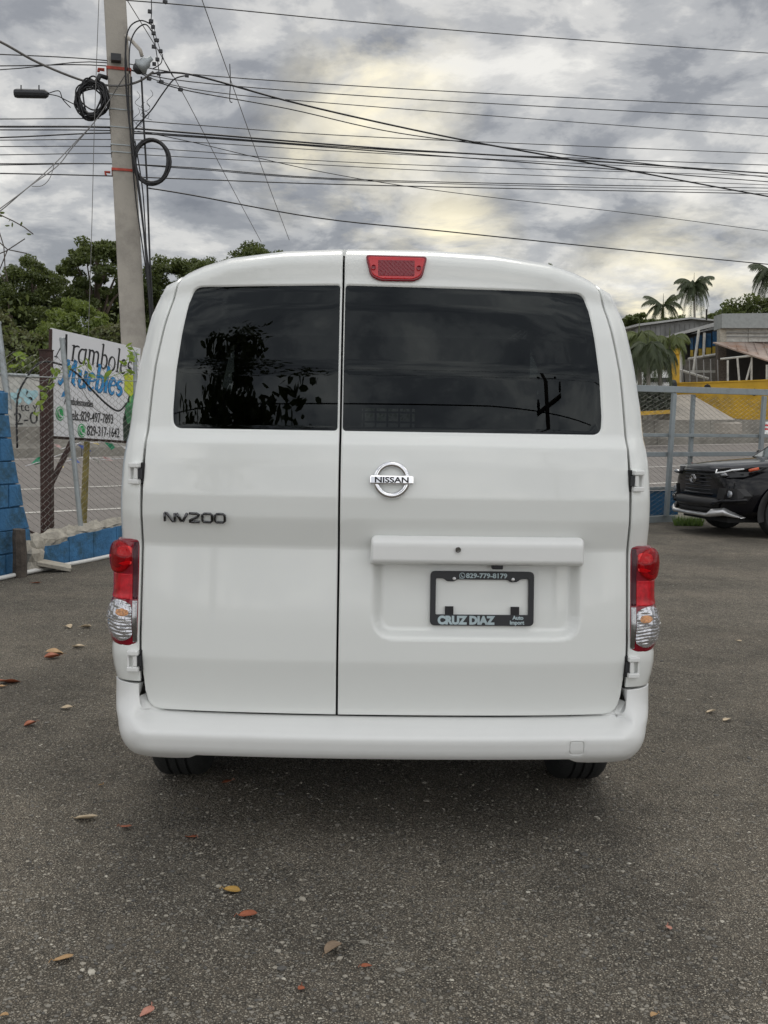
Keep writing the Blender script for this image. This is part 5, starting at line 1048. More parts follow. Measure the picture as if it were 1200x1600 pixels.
# warehouse
wh = empty('warehouse', tuple(W(1040, 600, 62)), 0, 'grey clad warehouse with low gabled metal roof among the trees', 'building'); w0 = W(1040, 600, 62)
pxpoly([(998, 640, 60), (1135, 640, 60), (1135, 505, 60), (1082, 500, 60), (998, 510, 60)], (0, 8, 0), 'wall', M['corr'], wh, w0)
pxpoly([(960, 640, 66), (998, 640, 60), (998, 511, 60), (960, 522, 66)], (2, 6, 0), 'side_wall', M['corr'], wh, w0)
pxpoly([(996, 509.5, 59.6), (1080, 498, 59.6), (1132, 503, 59.6), (1132, 500.5, 59.6), (1080, 495.5, 59.6), (996, 506, 59.6)], (0, 9, .0), 'roof', M['roofmetal'], wh, w0)
pxpoly([(972, 516, 62), (998, 508.5, 59.6), (998, 505.5, 59.6), (972, 512.5, 62)], (0, 7, 0), 'roof', M['roofmetal'], wh, w0)
for i in range(17):
    x = 1002+i*7.6; m_ = MB(); m_.hexa([W(x, 600, 59.95)-w0, W(x+.9, 600, 59.95)-w0, W(x+.9, 511-max(0, (x-998)*.07), 59.95)-w0, W(x, 511-max(0, (x-998)*.07), 59.95)-w0], Vector((0, .08, 0))); m_.build('cladding_rib', M['corr'], wh)
wb_ = empty('workshop', tuple(W(1120, 600, 50)), 0, 'run-down workshop building with slanted roof, blue panes and grey parapet', 'building'); k0 = W(1120, 600, 50)
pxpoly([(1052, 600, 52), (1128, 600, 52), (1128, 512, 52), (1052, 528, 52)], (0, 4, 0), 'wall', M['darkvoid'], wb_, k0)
pxpoly([(1051, 522, 51), (1123, 502, 51), (1127, 504.5, 51), (1122, 508.5, 51), (1051, 526, 51)], (0, 5, 0), 'roof', M['roofmetal'], wb_, k0)
pxpoly([(1073, 600, 51.6), (1124, 600, 51.6), (1124, 556, 51.6), (1070, 562, 51.6)], (0, .3, 0), 'block_base', M['blockgrey'], wb_, k0)
for i in range(8):
    y = 560+i*4.6; m_ = MB(); m_.hexa([W(1079, y+3.9, 51.55)-k0, W(1122, y+3.9, 51.55)-k0, W(1122, y, 51.55)-k0, W(1079, y, 51.55)-k0], Vector((0, .1, 0))); m_.build('block_course', M['offwhite'] if i % 9 == 4 else M['blockgrey'], wb_)
for (x0, x1, ya, yb_) in ((1078, 1084, 527, 558), (1084.5, 1090, 525, 558), (1091, 1098, 523, 557), (1102, 1112, 520, 556), (1112.5, 1123, 517, 555)):
    f_ = pxbox((x0, ya, x1, yb_), 51.5, .05, 'window', M['blackpl'], wb_, k0, slant=ya-.8); ym = lerp(ya, yb_, .62)
    pxbox((x0+.8, ya+1, x1-.8, ym), 51.44, .03, 'pane', M['bluepane'], f_, k0); pxbox((x0+.8, ym+.7, x1-.8, yb_-1), 51.44, .03, 'pane', M['yelpane'], f_, k0)
def rod(pts, r, mat, name, parent, org): m_ = MB(); m_.tube([W(*p)-org for p in pts], r, 5); return m_.build(name, mat, parent)
for pts in ([(1092, 514, 50.6), (1083, 583, 50.6)], [(1100.5, 520, 51.2), (1099, 556, 51.2)], [(1125.5, 535, 51), (1125, 560, 51)], [(1064, 522, 50.8), (1063, 598, 50.8)], [(1075, 561, 51.2), (1125, 553, 51.2)], [(1062, 578, 50.5), (1107, 592, 50.5)], [(1056, 523, 50.8), (1054, 560, 50.8)]): rod(pts, .07, M['offwhite'], 'frame_bar', wb_, k0)
pxbox((1128, 490, 1290, 512.5), 48.5, 1.2, 'parapet', pm('grey_parapet', (.30, .315, .31), .85, dirt=(.2, .21, .2), dscale=.5), wb_, k0, slant=488)
for x0, x1 in ((1135, 1168.5), (1169.5, 1215), (1216, 1260)): pxbox((x0, 514, x1, 534), 48.9, .2, 'white_panel', M['offwhite'], wb_, k0)
for y in (520, 526): rod([(1135, y, 48.8), (1215, y+.3, 48.8)], .02, M['corr'], 'panel_rib', wb_, k0)
pxbox((1125.5, 513, 1135, 536), 48.8, .5, 'column', M['mortar'], wb_, k0)
pxbox((1122, 534, 1290, 600), 50.5, .3, 'void_shade_sheet', M['darkvoid'], wb_, k0)  # near-black sheet standing in for the shade below the awning
pxbox((1122, 536, 1135, 600), 49.0, .4, 'column', M['stake'], wb_, k0)
pxpoly([(1114, 534.5, 48.4), (1215, 534, 49.5), (1300, 534, 49.5), (1300, 580, 45), (1200, 563, 46.2), (1150, 546.5, 47.6)], (0, .02, -.06), 'awning', M['rustroof'], wb_, k0)
for i in range(9):
    a_ = lerp(1118, 1235, i/8); m_ = MB(); m_.tube([W(a_+2, 535.5, 48.9)-k0, W(lerp(1120, 1250, i/8), lerp(537.5, 569, i/8), lerp(48.2, 45.8, i/8))-k0], .025, 4); m_.build('awning_rib', M['rustroof'], wb_)
for pts in ([(1137, 563, 47.6), (1137, 596, 47.6)], [(1152, 559, 47.4), (1155, 596, 47.4)], [(1174.5, 556, 47.1), (1174, 596, 47.1)], [(1198, 570, 46.2), (1198, 598, 46.2)], [(1126, 561, 48), (1174, 556, 47)], [(1174, 565, 47.2), (1166, 594, 47.2)]): rod(pts, .05, M['offwhite'], 'shed_post', wb_, k0)
for i in range(6): rod([(1066+i*11, 561+(i % 2), 46.5), (1067+i*11, 598, 46.5)], .025, M['corr'], 'grille_bar', wb_, k0)
ga = empty('yellow_gatehouse', tuple(W(1050, 605, 47)), 0, 'bright yellow gatepost wall with flat top behind the parked white pickup', 'wall'); g0 = W(1050, 605, 47)
pxbox((1036, 552, 1062, 612), 47.5, .5, 'wall', M['ywall'], ga, g0, slant=544); pxbox((1035, 549, 1063, 553), 47.4, .7, 'coping', M['ywall'], ga, g0, slant=543)
pxbox((1042, 596, 1048, 612), 45.5, .4, 'pillar', M['ywall'], ga, g0)
# white vehicle behind the hedge
wv = empty('white_pickup', tuple(W(1030, 600, 44)), 0, 'white pickup truck seen from behind under the small palms across the road', 'truck'); v0 = W(1030, 600, 44)
def carshape(org, px0, px1, rows, Y, dep, mat, name, parent):
    m_ = MB(); vs = []; n = 9
    for (py, ins, dy) in rows:
        for k_ in range(n): t_ = k_/(n-1); x = lerp(px0+ins, px1-ins, t_); vs.append(W(x, py, Y+dy+.35*abs(2*t_-1)**4)-org)
    f = [(i*n+k_, i*n+k_+1, (i+1)*n+k_+1, (i+1)*n+k_) for i in range(len(rows)-1) for k_ in range(n-1)]
    m_.add(vs, f); b = len(m_.v); bk = [Vector(v)+Vector((0, dep, 0)) for v in m_.v]; m_.add(bk, [tuple(reversed(q)) for q in f])
    nn = len(rows)
    for i in range(nn-1):
        for e0 in (0, n-1): q = (i*n+e0, (i+1)*n+e0, b+(i+1)*n+e0, b+i*n+e0); m_.f.append(q if e0 == 0 else tuple(reversed(q))); m_.m.append(0)
    for k_ in range(n-1):
        m_.f.append((k_+1, k_, b+k_, b+k_+1)); m_.m.append(0); q = (nn-1)*n+k_; m_.f.append((q, q+1, b+q+1, b+q)); m_.m.append(0)
    return m_.build(name, mat, parent, smooth=True, auto=40)
carshape(v0, 1008, 1050, [(612, 0, 0), (604, 0, 0), (592, .5, .05)], 44, 3.6, M['paint2'], 'body', wv)
carshape(v0, 1010, 1050, [(593, 0, .9), (584, 2, 1.1), (579, 6, 1.4), (577.5, 10, 2)], 44, 1.6, M['paint2'], 'cab', wv)
pxbox((1014, 590, 1048, 597), 43.9, .05, 'rear_window', M['frit'], wv, v0); pxbox((1012, 600, 1046, 602.5), 43.7, .15, 'bumper', M['silver'], wv, v0)
for x in (1012, 1046): m_ = MB(); m_.lathe([(.33, 0), (.35, .05), (.35, .2), (.33, .24)], Matrix.Translation(W(x, 606, 44.4)-v0+Vector((0, 0, 0))) @ Matrix.Rotation(PI/2, 4, 'Y'), 14); m_.build('wheel', M['rubber'], wv)
# palms
def frond(m_, base, dirh, L, droop, nl=16, ll=.5, up=.6, w=.035):
    dirh = Vector(dirh).normalized(); P = []; 
    for i in range(9):
        t_ = i/8; P.append(Vector(base)+dirh*(L*t_*(1-.25*t_*droop))+Vector((0, 0, up*L*t_-droop*L*t_*t_)))
    m_.tube(P, [.03*(1-.8*i/8) for i in range(9)], 4, cap=False); side = dirh.cross(Vector((0, 0, 1)))
    for i in range(nl):
        t_ = .12+.86*i/nl; f_ = t_*8; j = int(f_); p = P[j].lerp(P[min(j+1, 8)], f_-j); ta = (P[min(j+1, 8)]-P[j]).normalized(); l = ll*math.sin(PI*(.15+.8*t_))**.6
        for sd in (-1, 1):
            d = (side*sd*.75+ta*.5+Vector((0, 0, -.55-.35*rnd.random()))).normalized(); tip = p+d*l+Vector((0, 0, -.12*l)); wv_ = ta*w; m_.add([p-wv_, p+wv_, tip], [(0, 1, 2)])
def palm(name, px, py_crown, Y, Lf, label, mat, group, nf=18, trunk_r=.16, seed=1, droop=(.5, 1.5), ups=(.1, 1.1), ll=.55, shaft=True, nl=18, w=.05):
    global rnd
    keep = rnd; rnd = random.Random(seed); b = base_at(px, Y); top = W(px, py_crown, Y)-b
    e_ = empty(name, tuple(b), 0, label, 'palm tree', group)
    m_ = MB(); m_.tube([(0, 0, -.3), tuple(Vector((top.x*.5, 0, top.z*.5))), tuple(top)], [trunk_r*1.3, trunk_r, trunk_r*.7], 8); m_.build('trunk', M['palmbark'], e_, smooth=True)
    if shaft: m_ = MB(); m_.tube([top-Vector((0, 0, 1.2)), top-Vector((0, 0, .6)), top+Vector((0, 0, .3))], [trunk_r*.9, trunk_r*1.1, .06], 8); m_.build('crownshaft', M['palm2'], e_, smooth=True)
    for i in range(nf):
        a_ = 2.4*i+rnd.uniform(-.2, .2); q = i/nf; m_ = MB(); frond(m_, top+Vector((0, 0, .1)), (math.cos(a_), math.sin(a_), 0), Lf*rnd.uniform(.85, 1.1), lerp(droop[0], droop[1], q)*rnd.uniform(.9, 1.1), nl, ll, lerp(ups[1], ups[0], q), w); m_.build('frond', mat, e_)
    m_ = MB(); m_.tube([top, top+Vector((0, 0, Lf*.55))], [.04, .01], 4); m_.build('spear_leaf', mat, e_)
    rnd = keep; return e_
palm('royal_palm', 1084, 447, 85, 2.0, 'tallest royal palm with full round crown above the warehouse ridge', M['palm'], 'royal palms on the skyline', 30, .11, 3, (.7, 1.55), (.0, 1.0), ll=.62, nl=26, w=.05)
palm('royal_palm', 1036, 481, 80, 2.0, 'smaller royal palm left of the tallest, half sunk in the trees', M['palm'], 'royal palms on the skyline', 15, .11, 4, ll=.6, nl=24, w=.05)
palm('royal_palm', 1207, 428, 70, 2.0, 'royal palm cut off by the right edge of the picture', M['palm'], 'royal palms on the skyline', 30, .17, 5, (.7, 1.55), (.0, 1.0), ll=.62, nl=26, w=.05)
palm('areca_palm', 1046, 536, 43, 1.15, 'small palm with arching bright fronds leaning over the white pickup', M['palm2'], 'small palms beside the warehouse', 10, .06, 6, (1.0, 1.7), (.6, 1.0), .5, False, 20, .05)
for i, (px, py, Y, lab) in enumerate(((998, 528, 42, 'small bushy palm closest to the van edge across the road'), (1012, 545, 41, 'low drooping palm in front of the white pickup'), (1030, 556, 42.5, 'dark drooping palm between the bright palm and the pickup'))):
    palm('areca_palm', px, py, Y, 1.2, lab, M['palm'] if i else M['palm2'], 'small palms beside the warehouse', 15, .09, 9+i, (1.2, 2.1), (.4, .9), .6, False, 22, .045)
RT = [(985, 488, 75, 60, 'low dark tree just right of the van roof'), (1010, 500, 72, 50, 'dark tree beneath the smaller royal palm, left part'), (1045, 492, 76, 55, 'dark tree beneath the smaller royal palm, right part'), (1098, 490, 95, 40, 'small tree top right of the tallest palm trunk'), (1165, 457, 68, 95, 'big round dark tree above the grey parapet'), (1125, 478, 66, 60, 'lower shoulder tree left of the big round one'), (1215, 462, 70, 80, 'dark tree behind the palm at the right edge'), (1002, 520, 56, 50, 'dark leafy tree in front of the warehouse side wall')]
for i, (px, py, Y, wpx, lab) in enumerate(RT):
    b = base_at(px, Y); h = topz(px, py, Y)-b.z; cw = wpx*Y/1600*1.2; tree('broadleaf_tree', b, h, cw, min(cw*.9, h*.8), M['leaf'], lab, 'trees behind the buildings at right', 60+i, nclump=70, per=160, ls=.12)
rd = MB(); rd.tube([W(843, 420, 60), W(843, 408, 60)], .02, 4); 
b = base_at(843, 62); tree('broadleaf_tree', b, topz(843, 411, 62)-b.z, 1.3, 1.6, M['leaf'], 'tiny tree tip showing above the right part of the van roof', None, 91, 14, 60, .14)
mast = MB(); mast.tube([W(1104, 500, 58), W(1104, 483, 58)], .05, 5); o = mast.build('roof_mast', M['darkvoid']); tag(o, 'short dark mast standing on the warehouse roof right of the palm', 'mast')
# delineator
dl = empty('road_delineator', tuple(W(1197, 684, 26)), 0, 'red and white striped plastic delineator post beside the far barrier', 'delineator'); dpz = W(1197, 678, 26)-W(1197, 684, 26)
for i, (y0a, y1a, r, c) in enumerate(((678, 675, .16, 'w'), (675, 672, .10, 'w'), (672, 669, .06, 'r'), (669, 666, .055, 'w'), (666, 663, .055, 'r'), (663, 659, .05, 'w'))):
    m_ = MB(); z0 = (W(1197, y0a, 26)-W(1197, 684, 26)).z; z1 = (W(1197, y1a, 26)-W(1197, 684, 26)).z; m_.lathe([(r, z0), (r*.9, z1)], None, 12); m_.build('base' if i == 0 else 'band', M['paint2'] if c == 'w' else M['redrefl'], dl)
# ------------------------------------------------------------------ steel gate and mesh at right
GA = W(985, 816.5, 15.2); GD = Vector((.858, .512, 0)); GA.z = 0
gate = empty('mesh_gate', tuple(GA), 0, 'long galvanised steel gate frame with chain link mesh closing the yard', 'gate')
def gp(px, z):   # point on the gate line under pixel column px
    k_ = (px-600)/1600; t_ = (GA.x-k_*GA.y)/(k_*GD.y-GD.x); p = GD*t_; return Vector((p.x, p.y, z))
def gbar(a, b, w, name='frame_bar', d=.05):
    m_ = MB(); ax_ = (b-a).normalized(); up = Vector((0, 0, 1)) if abs(ax_.z) < .7 else GD; nn = Vector((GD.y, -GD.x, 0)); up = nn.cross(ax_).normalized(); q = [a-up*w/2-nn*d/2, a+up*w/2-nn*d/2, a+up*w/2+nn*d/2, a-up*w/2+nn*d/2]; m_.hexa(q, b-a); return m_.build(name, M['gatesteel'], gate, bevel=.004)
gbar(gp(900, 1.99), gp(1260, 2.05), .095, 'top_rail', .06)
for z_, w_ in ((1.31, .05), (1.02, .07)): gbar(gp(900, z_), gp(1260, z_+.03), w_, 'middle_rail', .045)
gbar(gp(900, .045), gp(1055, .045), .10, 'bottom_rail', .06)
for px_, dx_, z1 in ((1043, -5, 1.95), (1082, -2, 1.95), (1183, -4, 1.97), (945, -2, 1.95)):
    a_ = gp(px_+dx_, .09); b_ = gp(px_, z1); nn = Vector((GD.y, -GD.x, 0)); off_ = nn*(.058 if px_ in (1043, 1183) else -.06); gbar(a_+off_, b_+off_, .075 if px_ != 1082 else .06, 'gate_post', .05)
bpnl = MB(); q = [gp(900, .09), gp(1070, .09), gp(1070, .47), gp(900, .47)]; nn = Vector((GD.y, -GD.x, 0)); bpnl.hexa([v-nn*.12 for v in q], -nn*.02); bpnl.build('blue_sheet', M['bluegate'], gate)
gbar(gp(900, .50)-nn*.1, gp(1260, .52)-nn*.1, .05, 'sheet_rail', .04)
o = chainlink(gp(905, .1)-nn*.035, GD, 5.3, 1.86, .068, .0027, 'wire_mesh', M['wiremesh'], gate); o['kind'] = 'stuff'
gt = MB()
for i in range(900):
    q = W(rnd.uniform(1053, 1098), rnd.uniform(812, 820), 15.1+rnd.uniform(-.2, .3)); q.z = 0; a_ = rnd.uniform(0, 6.28); h = rnd.uniform(.04, .15); l = Vector((math.cos(a_)*h*.6, math.sin(a_)*h*.6, h)); s_ = Vector((-math.sin(a_), math.cos(a_), 0))*.006; gt.add([q-s_, q+s_, q+l], [(0, 1, 2)])
tag(gt.build('grass', M['grass']), 'tuft of green grass growing at the foot of the gate by the black car', 'grass', kind='stuff')
gt = MB()
for i in range(2500):
    u0 = rnd.uniform(-6, 4); v0 = rnd.uniform(11.2, 13.3); x, y = UV(u0, v0); z0 = float(gz(np.array(x), np.array(y))); a_ = rnd.uniform(0, 6.28); h = rnd.uniform(.02, .10); q = Vector((x, y, z0)); gt.add([q, q+Vector((.01, 0, 0)), q+Vector((math.cos(a_)*h, math.sin(a_)*h, h))], [(0, 1, 2)])
tag(gt.build('grass', leafmat('dry_grass', (.12, .11, .06), (.2, .19, .10), 5)), 'sparse dry grass on the verge between the fence and the road', 'grass', kind='stuff')

# ------------------------------------------------------------------ black SUV
def suv():
    HA = math.radians(180+11)      # heading angle of the nose
    hd_ = Vector((math.cos(HA), math.sin(HA), 0)); 
    org = Vector((6.33, 14.25, 0))
    e_ = empty('parked_suv', tuple(org), HA-PI/2+PI, 'shiny black sport utility car with silver skid plate parked nose left at right edge', 'car')
    # local frame: nose towards -Y, x to the car's left side when looking from the front; nose at y=-2.3
    e_.scale = (.925, .925, .925)
    st = [(-2.31, .55, .90, .34), (-2.28, .72, .95, .27), (-2.20, .83, .985, .25), (-2.0, .89, 1.02, .25), (-1.7, .92, 1.05, .25), (-1.2, .93, 1.085, .25), (-.85, .93, 1.115, .22), (-.3, .93, 1.10, .22), (.6, .93, 1.08, .22), (1.4, .93, 1.10, .22), (1.9, .91, 1.12, .26), (2.2, .86, 1.12, .30), (2.3, .76, 1.08, .36)]
    vs = []; 
    for y, w, hz, zb in st:
        sh = min(hz-.04, .985 if y < -.8 else hz)
        sec = [(0, zb), (w*.80, zb), (w*.975, zb+.10), (w, .56), (w*.985, .74), (w*.97, sh-.13), (w*.90, sh-.035), (w*.72, hz-.0), (w*.40, hz+.025), (0, hz+.035)]
        full = [(-x, z) for x, z in reversed(sec[1:])]; full = sec+[(-x, z) for x, z in reversed(sec[1:-1])]
        vs += [(x, y, z) for x, z in full]
    n = 18; m_ = MB(); f = [(i*n+j, (i+1)*n+j, (i+1)*n+(j+1) % n, i*n+(j+1) % n) for i in range(len(st)-1) for j in range(n)]
    m_.add(vs, f+[tuple(range(n)), tuple((len(st)-1)*n+j for j in range(n-1, -1, -1))])
    bd_ = m_.build('body', M['carblack'], e_, smooth=True); ss = bd_.modifiers.new('sub', 'SUBSURF'); ss.levels = 2; ss.render_levels = 2
    # glasshouse
    gh = [(-.95, .80, 1.09, .80, 1.09), (-.25, .80, 1.08, .64, 1.60), (.3, .80, 1.08, .64, 1.665), (1.3, .80, 1.08, .62, 1.65), (2.0, .78, 1.08, .58, 1.55), (2.22, .76, 1.08, .70, 1.12)]
    vs = []
    for y, wb, zb, wt, zt in gh: vs += [(wb, y, zb), (wt, y, zt-.02), (wt*.6, y, zt+.02), (-wt*.6, y, zt+.02), (-wt, y, zt-.02), (-wb, y, zb)]
    f = [(i*6+j, i*6+j+1, (i+1)*6+j+1, (i+1)*6+j) for i in range(5) for j in range(5)]
    m_ = MB(); m_.add(vs, f); m_.build('cabin', M['frit'], e_, smooth=False)
    m_ = MB(); m_.add([(.63, -.22, 1.60), (.63, 1.95, 1.57), (.4, 2.0, 1.6), (-.4, 2.0, 1.6), (-.63, 1.95, 1.57), (-.63, -.22, 1.60), (-.4, -.25, 1.645), (.4, -.25, 1.645), (.4, .5, 1.705), (-.4, .5, 1.705)], [(0, 1, 2, 8), (0, 8, 7), (8, 2, 3, 9), (7, 8, 9, 6), (9, 3, 4, 5), (9, 5, 6)]); m_.build('roof', M['carblack'], e_, smooth=True)
    m_ = MB(); m_.add([(-.78, -.97, 1.12), (.78, -.97, 1.12), (.62, -.27, 1.60), (-.62, -.27, 1.60)], [(0, 1, 2, 3)]); m_.build('windscreen', pm('pale_windscreen', (.12, .14, .14), .06, coat=1), e_)
    for s_ in (-1, 1):
        m_ = MB(); m_.tube([(s_*.80, -.96, 1.10), (s_*.635, -.25, 1.60)], .03, 6); m_.build('pillar', M['carblack'], e_)
        for yy, rr_ in ((-1.42, .345), (1.27, .345)):
            wl = wheel(s_*.80, yy, rr_, .22, e_)
            m_ = MB(); ang = np.linspace(-.25, PI+.25, 22); inner = [(s_*.945, yy+(rr_+.035)*math.cos(a), rr_+(rr_+.035)*math.sin(a)) for a in ang]; outer = [(s_*.935, yy+(rr_+.125)*math.cos(a), rr_+(rr_+.125)*math.sin(a)) for a in ang]; bk_ = [(s_*.70, yy+(rr_+.035)*math.cos(a), rr_+(rr_+.035)*math.sin(a)) for a in ang]
            k_ = len(ang); m_.add(inner+outer+bk_, [(i, i+1, k_+i+1, k_+i) for i in range(k_-1)]+[(i+1, i, 2*k_+i, 2*k_+i+1) for i in range(k_-1)]); m_.build('wheel_arch', M['carplastic'], e_, smooth=True)
            m_ = MB(); m_.lathe([(rr_+.03, 0), (rr_+.03, .02)], Matrix.Translation((s_*.915-(.0 if s_ > 0 else .0), yy, rr_)) @ Matrix.Rotation(PI/2*s_, 4, 'Y'), 24); 
        m_ = MB(); m_.box((s_*.93, 0, .36), (.06, 2.3, .16)); m_.build('side_skirt', M['carplastic'], e_, bevel=.02)
        m_ = MB(); m_.add(*rock((0, 0, 0), 1, 2, (.11, .07, .08), 3)); mm = m_.build('mirror', M['carblack'], e_, smooth=True); mm.location = (s_*1.02, -.72, 1.13)
        # headlamp: slim wedge wrapping the corner
        hl = [(s_*.52, -2.292, .90), (s_*.55, -2.285, .965), (s_*.72, -2.20, .985), (s_*.88, -1.96, 1.0), (s_*.905, -1.78, 1.0), (s_*.915, -1.90, .93), (s_*.88, -2.06, .865), (s_*.72, -2.245, .845), (s_*.56, -2.30, .855)]
        def fan(pts, mat, name, par, push):
            c = Vector((0, 0, 0)); 
            for p in pts: c += Vector(p)
            c /= len(pts); c += Vector((s_*.03, -.05, 0)); m2 = MB(); pv = [Vector(p)+Vector((s_*push*.6, -push, 0)) for p in pts]; k2 = len(pts); m2.add(pv+[c+Vector((s_*push*.6, -push, 0))]+[v+Vector((-s_*.1, .12, 0)) for v in pv], [(i, (i+1) % k2, k2) for i in range(k2)]+[(i, (i+1) % k2, k2+1+(i+1) % k2, k2+1+i) for i in range(k2)]); 
            return m2.build(name, mat, par, smooth=False)
        h_ = fan(hl, M['frit'], 'headlamp', e_, .022)
        def strip(pts, mat, name, r): m2 = MB(); m2.tube([Vector(p)+Vector((s_*.03, -.055, 0)) for p in pts], r, 6); return m2.build(name, mat, h_, smooth=True)
        if s_ > 0: strip([(s_*.54, -2.27, .955), (s_*.57, -2.30, .905), (s_*.70, -2.25, .925)]+([(s_*.80, -2.19, .955), (s_*.86, -2.04, .975)] if s_ > 0 else []), M['drl'], 'light_strip', .011)
        strip([(s_*.885, -1.98, .955), (s_*.91, -1.85, .985)], M['orange'], 'side_marker', .022)
        m2 = MB(); m2.add(*rock((0, 0, 0), 1, 2, (.10, .03, .025), 4)); q_ = m2.build('lamp_unit', M['lampglass'], h_, smooth=True); q_.location = (s_*.70, -2.29, .885)
        m2 = MB(); m2.lathe([(.05, 0), (.05, .02), (.03, .028)], frame((s_*.80, -2.235, .62), (1, 0, 0), (0, 0, 1)), 14); m2.build('fog_lamp', M['lampglass'], e_)
        m2 = MB(); m2.prism([(s_*.60, -2.33, .55), (s_*.88, -2.16, .50), (s_*.91, -2.08, .60), (s_*.86, -2.17, .70), (s_*.64, -2.32, .70)], (0, .12, 0)); m2.build('lamp_recess', M['carplastic'], e_)
        m2 = MB(); m2.tube([(s_*.55, -2.37, .46), (s_*.70, -2.32, .515), (s_*.86, -2.2, .53), (s_*.93, -2.05, .545)], .03, 6); m2.build('bumper_blade', M['carblack'], e_, smooth=True)
    # grille
    gpoly = [(-.56, .92), (.56, .92), (.62, .80), (.52, .60), (-.52, .60), (-.62, .80)]
    gf = lambda x, z, d=0: Vector((x, -2.345+.13*(abs(x)/.62)**2-.0*z-d, z))
    m_ = MB(); m_.prism([gf(x, z, -.02) for x, z in dens(gpoly, .15)], (0, .1, 0)); g_ = m_.build('grille', M['gap'], e_)
    pts = dens(gpoly, .1); m_ = MB(); m_.tube([gf(x, z, .01) for x, z in pts], .024, 6, closed=True); m_.build('grille_surround', M['carblack'], g_, smooth=True)
    for z in (.655, .71, .765, .82, .87): m_ = MB(); hw_ = .53+.08*(1-abs(z-.80)/.2); m_.tube([gf(x, z) for x in np.linspace(-hw_, hw_, 9)], .013, 5); m_.build('grille_bar', M['blackpl'], g_, smooth=True)
    for (rx, rz_) in ((.085, .058), (.045, .055), (.030, .03)):
        m_ = MB(); m_.tube([gf(rx*math.cos(a), .80+rz_*math.sin(a)+(.0 if rx > .04 else .02), .04) for a in np.linspace(0, 2*PI, 20, endpoint=False)], .010, 5, closed=True); m_.build('emblem_ring', M['dkchrome'], g_, smooth=True)
    m_ = MB(); m_.tube([gf(x, .50-.02, .05) for x in np.linspace(-.60, .60, 9)], .075, 8); m_.build('lower_bumper', M['carplastic'], e_, smooth=True)
    m_ = MB(); m_.box((0, -1.55, .28), (1.3, 1.25, .14)); m_.build('nose_shade_box', M['gap'], e_)  # added black box as shade under the nose, hiding the far wheel
    m_ = MB(); m_.tube([gf(x, .385, .01) for x in np.linspace(-.66, .66, 9)], .055, 8); m_.build('lower_intake', M['gap'], e_, smooth=True)
    sk = [(-.86, .30, -2.10), (-.72, .37, -2.28), (-.56, .34, -2.40), (-.5, .31, -2.42), (0, .31, -2.45), (.5, .31, -2.42), (.56, .34, -2.40), (.72, .37, -2.28), (.86, .30, -2.10)]
    m_ = MB(); vs = []
    for x, z, y in sk: hh_ = .028 if abs(x) < .52 else (.055 if abs(x) < .8 else .015); vs += [(x, y, z-hh_), (x, y-.02, z), (x, y+.01, z+hh_), (x, y+.08, z)]
    m_.add(vs, [(i*4+j, (i+1)*4+j, (i+1)*4+(j+1) % 4, i*4+(j+1) % 4) for i in range(8) for j in range(4)]+[(3, 2, 1, 0), (32, 33, 34, 35)]); m_.build('skid_plate', M['silver'], e_, smooth=True)
    return e_
suv()

